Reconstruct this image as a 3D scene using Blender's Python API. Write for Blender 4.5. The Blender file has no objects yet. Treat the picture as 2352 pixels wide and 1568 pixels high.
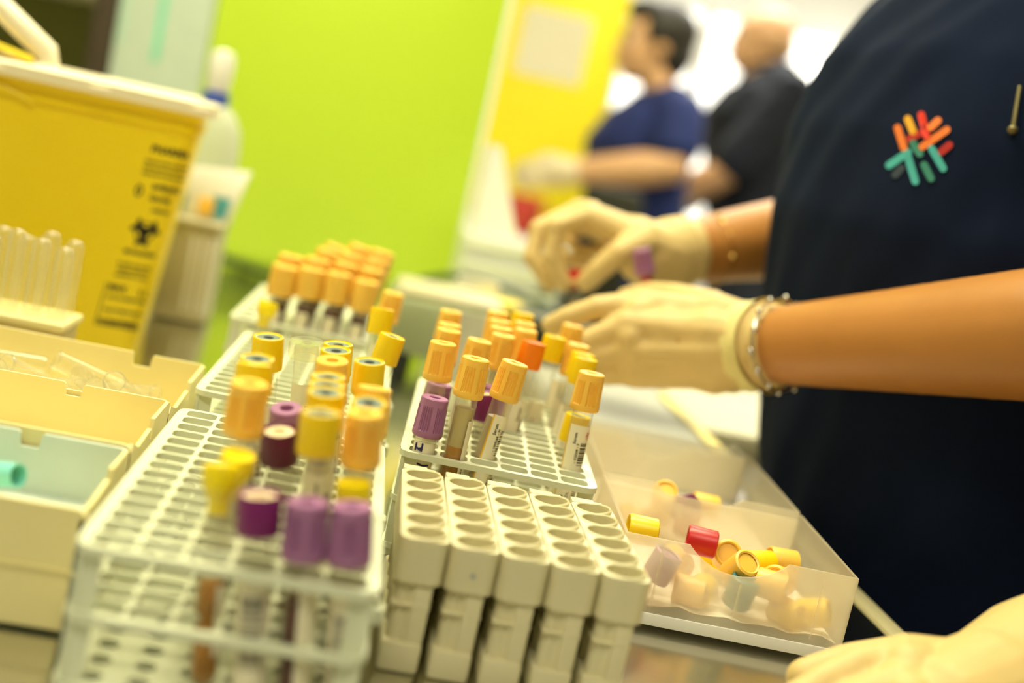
import bpy, bmesh, math, random
from mathutils import Vector, Matrix, Quaternion
from mathutils.bvhtree import BVHTree
from mathutils import noise
random.seed(11)
S = bpy.context.scene
COL = S.collection
V = Vector
BZ = 0.90            # the bench top stands 0.90 m above the floor; coordinates below are in metres above the bench top

# ---------------------------------------------------------------- camera, exposure, world, lights
F_PX, ROLL, PITCH, YAW, CH = 2878.0, math.radians(12.24), math.radians(7.82), math.radians(7.1), 0.235
_fw = V((math.sin(YAW)*math.cos(PITCH), math.cos(YAW)*math.cos(PITCH), -math.sin(PITCH)))
_rt = V((math.cos(YAW), -math.sin(YAW), 0))
_dn = _fw.cross(_rt)
_ix = _rt*math.cos(ROLL) - _dn*math.sin(ROLL)
_iy = _rt*math.sin(ROLL) + _dn*math.cos(ROLL)
CAM = V((0, 0, CH))
cam_d = bpy.data.cameras.new('camera'); cam = bpy.data.objects.new('camera', cam_d); COL.objects.link(cam)
m3 = Matrix((_ix, -_iy, -_fw)).transposed()
cam.matrix_world = Matrix.Translation(CAM + V((0, 0, BZ))) @ m3.to_4x4()
cam_d.sensor_width = 36.0; cam_d.lens = 36.0*F_PX/2352; cam_d.clip_start = 0.02; cam_d.clip_end = 60
cam_d.dof.use_dof = True; cam_d.dof.focus_distance = 0.705; cam_d.dof.aperture_fstop = 2.9; cam_d.dof.aperture_blades = 0
S.camera = cam
S.view_settings.view_transform = 'Standard'; S.view_settings.look = 'None'
S.view_settings.exposure = 0.12; S.view_settings.gamma = 1.0; S.view_settings.use_curve_mapping = False

wd = bpy.data.worlds.new('room_ambience'); S.world = wd; wd.use_nodes = True
bg = wd.node_tree.nodes['Background']; bg.inputs[0].default_value = (1.0, 0.93, 0.56, 1); bg.inputs[1].default_value = 0.22

def area(name, loc, size, energy, col, target=None):
    d = bpy.data.lights.new(name, 'AREA'); d.shape = 'RECTANGLE'; d.size, d.size_y = size; d.energy = energy; d.color = col
    o = bpy.data.objects.new(name, d); COL.objects.link(o); o.location = V(loc) + V((0, 0, BZ))
    if target is not None:
        o.rotation_euler = (V(target) - V(loc)).to_track_quat('-Z', 'Y').to_euler()
    return o
WARM = (1.0, 0.915, 0.54)
area('ceiling_lamp_light', (-0.25, 1.15, 1.70), (1.2, 0.6), 30, WARM)
area('ceiling_lamp_light', (0.9, 2.6, 1.70), (1.2, 0.6), 22, WARM)
area('ceiling_lamp_light', (1.2, 4.3, 1.70), (1.2, 0.6), 40, (1, .97, .9))
area('ceiling_lamp_light', (-0.2, -0.5, 1.70), (1.2, 0.6), 6, WARM)

# ---------------------------------------------------------------- helpers
def ray(x, y): return _fw + _ix*((x-1176)/F_PX) + _iy*((y-784)/F_PX)
def aty(x, y, Y):                       # the point seen at a photo pixel, Y metres along the bench
    r = ray(x, y); return CAM + r*(Y/r.y)
def atd(x, y, d): return CAM + ray(x, y)*d
def atz(x, y, z):
    r = ray(x, y); return CAM + r*((z-CH)/r.z)

def lin(c):
    return tuple(((v/255)/12.92 if v/255 <= 0.04045 else ((v/255+0.055)/1.055)**2.4) for v in c)

MATS = {}
def mat(name, col, rough=0.5, metal=0.0, var=0.05, scale=30.0, bump=0.0, bscale=200.0, sss=0.0, spec=0.5, emit=None, sheen=0.0, coat=0.0):
    m = bpy.data.materials.new(name); m.use_nodes = True; nt = m.node_tree; N = nt.nodes; L = nt.links
    p = N['Principled BSDF']; c = lin(col)
    tc = N.new('ShaderNodeTexCoord'); no = N.new('ShaderNodeTexNoise'); no.inputs['Scale'].default_value = scale; no.inputs['Detail'].default_value = 4
    L.new(tc.outputs['Object'], no.inputs['Vector'])
    rp = N.new('ShaderNodeValToRGB'); e = rp.color_ramp.elements
    e[0].position = .3; e[1].position = .7
    e[0].color = (*[v*(1-var) for v in c], 1); e[1].color = (*[min(1, v*(1+var)) for v in c], 1)
    L.new(no.outputs['Fac'], rp.inputs['Fac']); L.new(rp.outputs['Color'], p.inputs['Base Color'])
    p.inputs['Roughness'].default_value = rough; p.inputs['Metallic'].default_value = metal
    p.inputs['Specular IOR Level'].default_value = spec
    if sss: p.inputs['Subsurface Weight'].default_value = sss; p.inputs['Subsurface Radius'].default_value = (.004, .003, .002); p.inputs['Subsurface Scale'].default_value = 1.0
    if sheen: p.inputs['Sheen Weight'].default_value = sheen
    if coat: p.inputs['Coat Weight'].default_value = coat
    if bump:
        n2 = N.new('ShaderNodeTexNoise'); n2.inputs['Scale'].default_value = bscale; n2.inputs['Detail'].default_value = 5
        b = N.new('ShaderNodeBump'); b.inputs['Strength'].default_value = bump; b.inputs['Distance'].default_value = .002
        L.new(tc.outputs['Object'], n2.inputs['Vector']); L.new(n2.outputs['Fac'], b.inputs['Height']); L.new(b.outputs['Normal'], p.inputs['Normal'])
    if emit:
        p.inputs['Emission Color'].default_value = (*lin(col), 1); p.inputs['Emission Strength'].default_value = emit
    MATS[name] = m; return m

def clear_mat(name, tint=(1, 1, 1), clear=0.9, ior=1.45, rough=0.03, film=(240, 235, 215), haze=0.06):
    """thin clear plastic: mostly see-through with a fresnel gloss and a little milky haze"""
    m = bpy.data.materials.new(name); m.use_nodes = True; nt = m.node_tree; N = nt.nodes; L = nt.links; N.clear()
    out = N.new('ShaderNodeOutputMaterial'); tr = N.new('ShaderNodeBsdfTransparent'); tr.inputs[0].default_value = (*tint, 1)
    gl = N.new('ShaderNodeBsdfGlossy'); gl.inputs['Roughness'].default_value = rough
    df = N.new('ShaderNodeBsdfDiffuse'); df.inputs[0].default_value = (*lin(film), 1)
    tl = N.new('ShaderNodeBsdfTranslucent'); tl.inputs[0].default_value = (*lin(film), 1)
    md = N.new('ShaderNodeMixShader'); md.inputs[0].default_value = .5; L.new(df.outputs[0], md.inputs[1]); L.new(tl.outputs[0], md.inputs[2])
    tc = N.new('ShaderNodeTexCoord'); no = N.new('ShaderNodeTexNoise'); no.inputs['Scale'].default_value = 60; L.new(tc.outputs['Object'], no.inputs['Vector'])
    mr = N.new('ShaderNodeMapRange'); mr.inputs[3].default_value = haze*.7; mr.inputs[4].default_value = haze*1.3; L.new(no.outputs['Fac'], mr.inputs[0])
    m1 = N.new('ShaderNodeMixShader'); L.new(mr.outputs[0], m1.inputs[0]); L.new(tr.outputs[0], m1.inputs[1]); L.new(md.outputs[0], m1.inputs[2])
    lw = N.new('ShaderNodeLayerWeight'); lw.inputs['Blend'].default_value = .5
    pw = N.new('ShaderNodeMath'); pw.operation = 'POWER'; pw.inputs[1].default_value = 3.5; L.new(lw.outputs['Facing'], pw.inputs[0])
    ma = N.new('ShaderNodeMath'); ma.operation = 'MULTIPLY_ADD'; ma.inputs[1].default_value = .5; ma.inputs[2].default_value = .05; L.new(pw.outputs[0], ma.inputs[0])
    m2 = N.new('ShaderNodeMixShader'); L.new(ma.outputs[0], m2.inputs[0]); L.new(m1.outputs[0], m2.inputs[1]); L.new(gl.outputs[0], m2.inputs[2])
    L.new(m2.outputs[0], out.inputs[0]); MATS[name] = m; return m

def frosted_mat(name, col, trans=.6, rough=.35, see=.25):
    """milky polypropylene: blurred transmission, some diffusion, a little direct view"""
    m = bpy.data.materials.new(name); m.use_nodes = True; nt = m.node_tree; N = nt.nodes; L = nt.links; N.clear()
    c = lin(col)
    out = N.new('ShaderNodeOutputMaterial'); p = N.new('ShaderNodeBsdfPrincipled')
    tc = N.new('ShaderNodeTexCoord'); no = N.new('ShaderNodeTexNoise'); no.inputs['Scale'].default_value = 50; L.new(tc.outputs['Object'], no.inputs['Vector'])
    rp = N.new('ShaderNodeValToRGB'); rp.color_ramp.elements[0].color = (*[v*.94 for v in c], 1); rp.color_ramp.elements[1].color = (*c, 1)
    L.new(no.outputs['Fac'], rp.inputs[0]); L.new(rp.outputs[0], p.inputs['Base Color'])
    p.inputs['Roughness'].default_value = rough; p.inputs['Transmission Weight'].default_value = trans; p.inputs['IOR'].default_value = 1.2
    tl = N.new('ShaderNodeBsdfTranslucent'); tl.inputs[0].default_value = (*c, 1)
    m1 = N.new('ShaderNodeMixShader'); m1.inputs[0].default_value = .45; L.new(p.outputs[0], m1.inputs[1]); L.new(tl.outputs[0], m1.inputs[2])
    tr = N.new('ShaderNodeBsdfTransparent'); m2 = N.new('ShaderNodeMixShader'); m2.inputs[0].default_value = see
    L.new(m1.outputs[0], m2.inputs[1]); L.new(tr.outputs[0], m2.inputs[2]); L.new(m2.outputs[0], out.inputs[0]); MATS[name] = m; return m

class MB:
    def __init__(s): s.v = []; s.f = []
    def add(s, vs, fs, M=None):
        o = len(s.v)
        s.v += [tuple(M @ V(p)) if M else tuple(p) for p in vs]; s.f += [tuple(i+o for i in f) for f in fs]; return s
    def box(s, x0, x1, y0, y1, z0, z1, bev=0.0, M=None, seg=2):
        if bev <= 0:
            return s.add([(x, y, z) for z in (z0, z1) for y in (y0, y1) for x in (x0, x1)],
                         [(0, 2, 3, 1), (4, 5, 7, 6), (0, 1, 5, 4), (1, 3, 7, 5), (3, 2, 6, 7), (2, 0, 4, 6)], M)
        bm = bmesh.new(); bmesh.ops.create_cube(bm, size=1)
        for v in bm.verts: v.co = V(((x0+x1)/2+v.co.x*(x1-x0), (y0+y1)/2+v.co.y*(y1-y0), (z0+z1)/2+v.co.z*(z1-z0)))
        bmesh.ops.bevel(bm, geom=bm.edges[:], offset=bev, segments=seg, affect='EDGES', profile=.5)
        bm.verts.index_update(); s.add([v.co.copy() for v in bm.verts], [[v.index for v in f.verts] for f in bm.faces], M); bm.free(); return s
    def lathe(s, prof, n=24, M=None, close=False, rfun=None):
        vs = []; fs = []; k = len(prof)
        for i in range(n):
            a = 2*math.pi*i/n
            for j, (r, z) in enumerate(prof):
                rr = r if rfun is None else rfun(a, j, r)
                vs.append((rr*math.sin(a), -rr*math.cos(a), z))
        for i in range(n):
            i2 = (i+1) % n
            for j in range(k-1): fs.append((i*k+j, i2*k+j, i2*k+j+1, i*k+j+1))
            if close: fs.append((i*k+k-1, i2*k+k-1, i2*k, i*k))
        return s.add(vs, fs, M)
    def prism(s, poly, z0, z1, M=None):
        n = len(poly)
        return s.add([(x, y, z0) for x, y in poly]+[(x, y, z1) for x, y in poly],
                     [tuple(range(n-1, -1, -1)), tuple(range(n, 2*n))]+[(i, (i+1) % n, n+(i+1) % n, n+i) for i in range(n)], M)
    def rings(s, R, cap=True):
        n = len(R[0]); vs = [p for r in R for p in r]; fs = []
        for j in range(len(R)-1):
            for i in range(n): fs.append((j*n+i, j*n+(i+1) % n, (j+1)*n+(i+1) % n, (j+1)*n+i))
        if cap: fs.append(tuple(range(n-1, -1, -1))); fs.append(tuple((len(R)-1)*n+i for i in range(n)))
        return s.add(vs, fs)
    def chain(s, pts, rad, n=12, squash=None, sub=1):
        """tapered tube with round ends through pts; squash=(axis, factor) flattens it along an axis"""
        P = [V(p) for p in pts]; Rr = list(rad)
        if sub > 1 and len(P) > 2: P, Rr = spline(P, Rr, sub)
        T = []
        for i in range(len(P)):
            a = P[max(i-1, 0)]; b = P[min(i+1, len(P)-1)]; T.append((b-a).normalized())
        u = T[0].orthogonal().normalized(); R = []
        def ring(c, u, w, r):
            out = []
            for k in range(n):
                a = 2*math.pi*k/n; d = (u*math.cos(a)+w*math.sin(a))*r
                if squash: d = d - squash[0]*(d.dot(squash[0])*(1-squash[1]))
                out.append(c+d)
            return out
        frames = []
        for i, t in enumerate(T):
            u = (u - t*u.dot(t)).normalized(); frames.append((u.copy(), t.cross(u)))
        for q in (80, 50, 25):
            a = math.radians(q); R.append(ring(P[0]-T[0]*Rr[0]*math.sin(a), *frames[0], Rr[0]*math.cos(a)))
        for i in range(len(P)): R.append(ring(P[i], *frames[i], Rr[i]))
        for q in (25, 50, 80):
            a = math.radians(q); R.append(ring(P[-1]+T[-1]*Rr[-1]*math.sin(a), *frames[-1], Rr[-1]*math.cos(a)))
        return s.rings(R)
    def ell(s, c, r, M=None, n=16, k=10):
        c = V(c); R = []
        for j in range(1, k):
            a = math.pi*j/k-math.pi/2
            ring = [V((r[0]*math.cos(a)*math.cos(2*math.pi*i/n), r[1]*math.cos(a)*math.sin(2*math.pi*i/n), r[2]*math.sin(a))) for i in range(n)]
            R.append([c+((M @ p) if M else p) for p in ring])
        return s.rings(R)
    def mesh(s, name, smooth=35):
        me = bpy.data.meshes.new(name); me.from_pydata(s.v, [], s.f); me.update()
        if smooth:
            me.polygons.foreach_set('use_smooth', [True]*len(me.polygons)); me.set_sharp_from_angle(angle=math.radians(smooth))
        return me

def spline(P, R, sub):
    Q = []; q = []
    for i in range(len(P)-1):
        p0 = P[max(i-1, 0)]; p1 = P[i]; p2 = P[i+1]; p3 = P[min(i+2, len(P)-1)]
        for k in range(sub):
            t = k/sub
            Q.append(0.5*((2*p1)+(p2-p0)*t+(2*p0-5*p1+4*p2-p3)*t*t+(3*p1-p0-3*p2+p3)*t**3)); q.append(R[i]+(R[i+1]-R[i])*t)
    return Q+[P[-1]], q+[R[-1]]

def tag(o, label=None, cat=None, group=None, kind=None):
    if label: o['label'] = label
    if cat: o['category'] = cat
    if group: o['group'] = group
    if kind: o['kind'] = kind
    return o
def link(o, parent):
    COL.objects.link(o)
    if parent is None: o.location.z += BZ
    else: o.parent = parent
    return o
def obj(name, mb, m, parent=None, smooth=35, **kw):
    me = mb if isinstance(mb, bpy.types.Mesh) else mb.mesh(name, smooth)
    o = bpy.data.objects.new(name, me)
    if m is not None and (len(me.materials) == 0): me.materials.append(m)
    link(o, parent); tag(o, **kw); return o
def thing(name, label, cat, loc=(0, 0, 0), rot=(0, 0, 0), group=None):
    o = bpy.data.objects.new(name, None); o.empty_display_size = .02; o.location = loc; o.rotation_euler = rot
    link(o, None); return tag(o, label, cat, group)
def part(name, mb, m, root, smooth=35, **kw):
    """a part whose shape is given in bench coordinates, under a root that stands somewhere else"""
    o = obj(name, mb, m, root, smooth, **kw)
    top = root
    while top.parent: top = top.parent
    if root is top and root.type == 'EMPTY':
        loc = root.location.copy(); loc.z -= BZ
        o.matrix_local = (Matrix.Translation(loc) @ root.rotation_euler.to_matrix().to_4x4()).inverted()
    return o
def copy_tree(o, parent=None):
    c = o.copy(); COL.objects.link(c); c.parent = parent
    for ch in list(o.children): copy_tree(ch, c)
    return c
def remeshed(mb, name, voxel, it=4, fac=.5):
    me0 = mb.mesh(name+'_tmp', 0); o = bpy.data.objects.new('tmp', me0); COL.objects.link(o)
    r = o.modifiers.new('r', 'REMESH'); r.mode = 'VOXEL'; r.voxel_size = voxel; r.use_smooth_shade = True
    sm = o.modifiers.new('s', 'SMOOTH'); sm.iterations = it; sm.factor = fac
    dg = bpy.context.evaluated_depsgraph_get(); dg.update()
    me = bpy.data.meshes.new_from_object(o.evaluated_get(dg)); me.name = name
    bpy.data.objects.remove(o); bpy.data.meshes.remove(me0)
    me.polygons.foreach_set('use_smooth', [True]*len(me.polygons)); return me
_txt = {}
def text_verts(txt, size, bold=0.0, spacing=1.0):
    """flat glyph triangles of a word: list of (x, y), list of faces"""
    key = (txt, size, bold, spacing)
    if key not in _txt:
        c = bpy.data.curves.new('t', 'FONT'); c.body = txt; c.size = size; c.offset = bold; c.resolution_u = 2; c.space_character = spacing
        o = bpy.data.objects.new('t', c); COL.objects.link(o); dg = bpy.context.evaluated_depsgraph_get(); dg.update()
        me = bpy.data.meshes.new_from_object(o.evaluated_get(dg))
        _txt[key] = ([(v.co.x, v.co.y) for v in me.vertices], [tuple(p.vertices) for p in me.polygons])
        bpy.data.objects.remove(o); bpy.data.curves.remove(c); bpy.data.meshes.remove(me)
    return _txt[key]

# ---------------------------------------------------------------- materials
M_RACK = mat('rack_plastic', (226, 229, 196), .42, var=.03, sss=.0)
M_STRIP = mat('beige_plastic', (222, 213, 168), .5, var=.04, bump=.08, bscale=300)
M_BOX = mat('cream_box_plastic', (236, 222, 156), .45, var=.03)
M_BOXBOUNCE = mat('turquoise_bounce_box_plastic', (212, 222, 206), .4, var=.04)  # inside of the cream box: bounce from the turquoise pieces put into its colour
M_ORANGE = mat('light_orange_cap', (255, 200, 80), .38, var=.03, sss=.15)
M_DEEPOR = mat('deep_orange_cap', (255, 132, 0), .4, var=.03)
M_YELLOW = mat('yellow_cap', (255, 212, 0), .36, var=.03, sss=.15)
M_PLUG = mat('bright_yellow_plug', (255, 225, 0), .35, var=.03)
M_LAV = mat('lavender_cap', (164, 108, 150), .42, var=.04)
M_PURP = mat('dark_purple_cap', (120, 22, 96), .4, var=.04)
M_MAROON = mat('maroon_cap', (92, 16, 52), .4, var=.04)
M_RED = mat('red_cap', (196, 26, 20), .35, var=.04)
M_TEAL = mat('teal_cap', (50, 110, 110), .4)
M_GREYST = mat('grey_rubber', (112, 128, 112), .7, var=.1)
M_DARKST = mat('dark_rubber', (38, 42, 36), .8)
M_CREAMST = mat('cream_rubber', (238, 214, 172), .6)
M_PAPER = mat('label_paper', (238, 229, 196), .7, var=.02)
M_LEDGE = mat('label_yellow_edge', (236, 186, 40), .7)
M_INK = mat('black_ink', (22, 20, 18), .7)
M_INKBLUE = mat('blue_marker_ink', (30, 22, 90), .6)
M_INKRED = mat('red_pen_ink', (190, 80, 70), .7)
M_GLASS = clear_mat('clear_tube_plastic', (.97, .97, .93), haze=.07)
M_GLASS2 = clear_mat('hazy_clear_plastic', (.97, .97, .93), film=(250, 244, 220), haze=.12)
M_SERUM = mat('amber_serum', (176, 118, 14), .25, var=.06)
M_GEL = mat('pale_gel', (186, 168, 112), .4, var=.08)
M_CLOUD = mat('cloudy_serum', (178, 158, 122), .4, var=.08)
M_BLOOD = mat('dark_blood', (84, 24, 14), .3, var=.2, scale=60)
M_LIMEPANEL = mat('lime_panel_paint', (188, 216, 46), .45, var=.02, scale=4)
M_YPANEL = mat('yellow_panel_paint', (255, 232, 16), .5, var=.02, scale=3)
M_WHITE = mat('white_plastic', (240, 238, 226), .45, var=.02)
M_WALL = mat('white_wall_paint', (238, 236, 228), .8, var=.02, scale=3)
M_FLOOR = mat('grey_floor_vinyl', (150, 150, 142), .5, var=.06, scale=3)
M_STEEL = mat('brushed_steel', (206, 204, 190), .16, metal=1.0, var=.05, scale=8)
M_CLEARCAP = clear_mat('clear_collar_plastic', (.95, .96, .88), film=(250, 246, 224), haze=.17, rough=.06)
M_SHARPS = mat('yellow_bin_plastic', (255, 222, 0), .42, var=.03, scale=8, sss=.1)
M_LID = mat('cream_lid_plastic', (248, 236, 200), .42, var=.02)
M_FROST = frosted_mat('frosted_plastic', (255, 248, 226), .5, .24, .48)

# ---------------------------------------------------------------- room shell
def struct(name, mb, m, smooth=35, parent=None): return obj(name, mb, m, parent, smooth, kind='structure')
struct('floor', MB().box(-2.4, 3.4, -1.8, 6.0, -.95, -.90), M_FLOOR)
struct('ceiling', MB().box(-2.4, 3.4, -1.8, 6.0, 1.75, 1.80), M_WALL)
struct('wall_left', MB().box(-2.45, -2.4, -1.8, 6.0, -.9, 1.75), M_WALL)
struct('wall_right', MB().box(3.4, 3.45, -1.8, 6.0, -.9, 1.75), M_WALL)
wb = MB()
WIN = [(.62, 1.30), (1.34, 1.98), (2.02, 2.9)]      # three tall windows in the far wall
xs = [-2.4]+[v for w in WIN for v in w]+[3.4]
for k in range(0, len(xs), 2): wb.box(xs[k], xs[k+1], 5.9, 6.0, -.9, 1.75)
for a, b in WIN: wb.box(a, b, 5.9, 6.0, -.9, .05); wb.box(a, b, 5.9, 6.0, 1.13, 1.75)
struct('wall_back', wb, M_WALL)
M_DAY = mat('bright_window_daylight', (255, 252, 244), .6, var=.01, emit=1.9)
for k, (a, b) in enumerate(WIN):
    w = struct('window_%d' % (k+1), MB().box(a, a+.012, 5.9, 5.96, .05, 1.13).box(b-.012, b, 5.9, 5.96, .05, 1.13).box(a, b, 5.9, 5.96, 1.115, 1.13).box(a, b, 5.88, 5.96, .05, .08).box((a+b)/2-.005, (a+b)/2+.005, 5.9, 5.95, .08, 1.115), M_WHITE)
    obj('pane', MB().box(a+.012, (a+b)/2-.005, 5.93, 5.936, .08, 1.115), M_DAY, w); obj('pane', MB().box((a+b)/2+.005, b-.012, 5.93, 5.936, .08, 1.115), M_DAY, w)
struct('baseboard_back', MB().box(-2.4, 3.4, 5.88, 5.9, -.9, -.80), M_WHITE)
M_DIFF = mat('lamp_diffuser', (255, 252, 240), .5, var=.01, emit=6.0)
for (x, y), lb in zip([(-.25, 1.15), (.9, 2.6), (1.2, 4.3), (-.2, -.5)], ['flat ceiling lamp panel over the storage boxes', 'flat ceiling lamp panel between bench and coworkers', 'flat ceiling lamp panel above the two coworkers', 'flat ceiling lamp panel behind the camera']):
    t = thing('ceiling_lamp', lb, 'lamp', (x, y, 1.745), group='ceiling lamps')
    obj('lamp_frame', MB().box(-.62, .62, -.32, -.30, -.03, .004).box(-.62, .62, .30, .32, -.03, .004).box(-.62, -.60, -.3, .3, -.03, .004).box(.60, .62, -.3, .3, -.03, .004), M_WHITE, t)
    obj('diffuser', MB().box(-.6, .6, -.3, .3, -.022, -.018), M_DIFF, t)
t = thing('wall_lamp', 'glowing white lamp on the far wall behind the bald man', 'lamp', (2.02, 5.86, .97))
obj('lamp_shade', MB().box(-.20, .20, -.06, .0, -.05, .05, .02), M_DIFF, t); obj('wall_bracket', MB().box(-.06, .06, 0, .035, -.03, .03), M_WHITE, t)

# ---------------------------------------------------------------- lab bench
bench = thing('lab_bench', 'polished stainless steel lab bench carrying the racks, boxes and bins', 'bench', (0, 1.1, -.90))
part('bench_top', MB().box(-.95, .362, .10, 2.04, -.035, 0, .004), M_STEEL, bench)
part('edge_trim', MB().box(.362, .376, .10, 2.04, -.036, .0012, .002), mat('olive_grey_trim', (176, 168, 128), .55), bench)
part('cabinet', MB().box(-.93, .33, .16, 2.0, -.82, -.035), M_WHITE, bench)
part('plinth', MB().box(-.90, .29, .20, 1.96, -.90, -.82), mat('dark_plinth', (60, 60, 56), .6), bench)

# ---------------------------------------------------------------- racks
def rrect(cx, cy, hx, hy, r, seg=6):
    P = []
    for sx, sy, a0 in ((1, 1, 0), (-1, 1, 90), (-1, -1, 180), (1, -1, 270)):
        for k in range(seg+1):
            a = math.radians(a0+90*k/seg); P.append((cx+sx*(hx-r)+r*math.cos(a), cy+sy*(hy-r)+r*math.sin(a)))
    return P
def holed_plate(W, L, nx, ny, px, py, hole, z0, z1, R=.009, lip=None):
    """slab from (0,0) to (W,L) with nx by ny real openings; hole(cx,cy) gives the outline of one opening"""
    b = MB(); mx = (W-nx*px)/2; my = (L-ny*py)/2
    def outer(p):
        x, y = p
        for ox, oy in ((R, R), (W-R, R), (R, L-R), (W-R, L-R)):
            if (x-ox)*(ox-W/2) > 0 and (y-oy)*(oy-L/2) > 0:
                d = math.hypot(x-ox, y-oy)
                if d > R: return (ox+(x-ox)*R/d, oy+(y-oy)*R/d)
        return p
    for j in range(ny):
        for i in range(nx):
            cx, cy = mx+px*(i+.5), my+py*(j+.5)
            x0 = 0 if i == 0 else mx+px*i; x1 = W if i == nx-1 else mx+px*(i+1)
            y0 = 0 if j == 0 else my+py*j; y1 = L if j == ny-1 else my+py*(j+1)
            H = hole(cx, cy); n = len(H); O = []
            ax = max(abs(v[0]-cx) for v in H); ay = max(abs(v[1]-cy) for v in H); UW = []
            for (hx, hy) in H:
                u, w = (hx-cx)/ax, (hy-cy)/ay; m = max(abs(u), abs(w)); UW.append([u/m, w/m])
            for su in (1, -1):                  # one point of each quadrant sits on the cell corner
                for sw in (1, -1):
                    q = max((k for k in range(n) if UW[k][0]*su > 0 and UW[k][1]*sw > 0), key=lambda k: min(abs(UW[k][0]), abs(UW[k][1])))
                    UW[q] = [su, sw]
            for u, w in UW:
                ex = cx+u*((x1-cx) if u > 0 else (cx-x0)); ey = cy+w*((y1-cy) if w > 0 else (cy-y0))
                O.append(outer((ex, ey)))
            vs = [(x, y, z1) for x, y in O]+[(x, y, z1) for x, y in H]+[(x, y, z0) for x, y in H]+[(x, y, z0) for x, y in O]
            fs = []
            for k in range(n):
                k2 = (k+1) % n
                fs += [(k, k2, n+k2, n+k), (n+k, n+k2, 2*n+k2, 2*n+k), (2*n+k, 2*n+k2, 3*n+k2, 3*n+k)]
            b.add(vs, fs)
            if lip: lip(b, cx, cy)
    P = rrect(W/2, L/2, W/2, L/2, R, 5); n = len(P)
    b.add([(x, y, z0) for x, y in P]+[(x, y, z1) for x, y in P], [(k, (k+1) % n, n+(k+1) % n, n+k) for k in range(n)])
    return b
def circ(r, n=28): return lambda cx, cy: [(cx+r*math.cos(2*math.pi*k/n), cy+r*math.sin(2*math.pi*k/n)) for k in range(n)]
RK = dict(W=.117, L=.243, nx=6, ny=15, px=.0180, py=.0158)
def rack_hole(cx, cy): return rrect(cx, cy, .0081, .0067, .0036, 4)
_plate = holed_plate(hole=rack_hole, z0=-.0034, z1=0, **RK).mesh('rack_plate', 30); _plate.materials.append(M_RACK)
_base = holed_plate(hole=circ(.0044, 16), z0=-.0030, z1=0, **RK).mesh('rack_base', 30); _base.materials.append(M_RACK)
def post_mb(h):
    b = MB(); b.box(-.0032, .0032, -.0032, .0032, 0, h, .0008)
    b.box(-.0038, -.0028, -.0048, .0048, 0, h); b.box(-.0048, .0048, -.0038, -.0028, 0, h); return b
_post = post_mb(.060).mesh('rack_post', 30); _post.materials.append(M_RACK)
_tab = MB().box(-.004, .004, -.006, .006, 0, .008, .0018).box(-.0015, .0015, -.003, .003, .008, .011, .0008).mesh('rack_tab', 30); _tab.materials.append(M_RACK)
def make_rack(label, ox, oy, yaw, top=.064, group='sample tube racks', plate=None, grid=(.0045, .018, .003, .0158)):
    plate = plate or _plate
    t = thing('test_tube_rack', label, 'rack', (ox, oy, 0), (0, 0, math.radians(yaw)), group)
    def pc(nm, me, x, y, z):
        o = obj(nm, me, None, t); o.location = (x, y, z); return o
    pc('top_plate', plate, 0, 0, top); pc('middle_plate', plate, 0, 0, top-.027); pc('base_plate', _base, 0, 0, .0085)
    for x in (.0065, .1105):
        for y in (.008, .1215, .235):
            pc('corner_post' if y != .1215 else 'side_post', _post, x, y, .0006)
    for y in (.06, .19): pc('link_tab', _tab, .1195, y, .030)
    c, s = math.cos(math.radians(yaw)), math.sin(math.radians(yaw))
    def hole(i, j, z=top):
        lx = grid[0]+grid[1]*(i+.5); ly = grid[2]+grid[3]*(j+.5)
        return V((ox+lx*c-ly*s, oy+lx*s+ly*c, z))
    return hole
RA = make_rack('pale green rack nearest the camera, with three lavender and purple caps at its front edge', -.088, .463, 0)
RB = make_rack('pale green rack directly behind the nearest one, mostly empty except its right side', -.089, .757, -1)
RC = make_rack('pale green rack behind the beige strip racks, in front of the gloved hands', .037, .700, -4)
_wide = holed_plate(RK['W'], RK['L'], 5, 8, .0234, .0298, circ(.0085, 24), -.0042, 0).mesh('wide_rack_plate', 30); _wide.materials.append(M_RACK)
RF = make_rack('pale green rack farthest back, crowded with wide orange capped tubes by the lime panel', -.106, 1.052, -1, plate=_wide, grid=(.0, .0234, .0023, .0298))

# five beige strip racks standing side by side, six round wells each
SW, SL, SH = .0226, .122, .064
def strip_lip(b, cx, cy):
    n = 28; R = []
    for k in range(n+1):
        a = 2*math.pi*k/n; ca, sa = math.cos(a), math.sin(a)
        ring = []
        for r, z in ((.0088, SH-.004), (.0089, SH+.0002+.0014*max(0, ca)), (.0094, SH+.0006+.0018*max(0, ca)), (.0102, SH+.0002+.0014*max(0, ca)), (.0105, SH-.004)): ring.append((cx+r*ca, cy+r*sa, z))
        R.append(ring)
    vs = [p for r in R for p in r]; b.add(vs, [(k*5+q, (k+1)*5+q, (k+1)*5+q+1, k*5+q+1) for k in range(n) for q in range(4)])
def well(b, cx, cy):
    b.lathe([(.0089, SH-.001), (.0088, SH-.0215), (.0076, SH-.0225), (.0074, .012), (.0, .010)], 20, Matrix.Translation((cx, cy, 0)))
top = holed_plate(SW, SL, 1, 6, SW, .0203, circ(.0088, 32), SH-.0205, SH, R=.0056, lip=strip_lip)
M_top = top.mesh('strip_top', 30); M_top.materials.append(M_STRIP)
wl = MB()
for j in range(6): well(wl, SW/2, .0001+.0203*(j+.5))
M_well = wl.mesh('strip_wells', 40); M_well.materials.append(M_STRIP)
tabm = MB().box(.001, SW-.004, SL-.001, SL+.0045, SH-.006, SH+.0004, .0005).box(.001, SW-.0085, SL+.004, SL+.0075, SH-.007, SH+.0004, .0005).mesh('strip_tab', 30); tabm.materials.append(M_STRIP)
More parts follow.
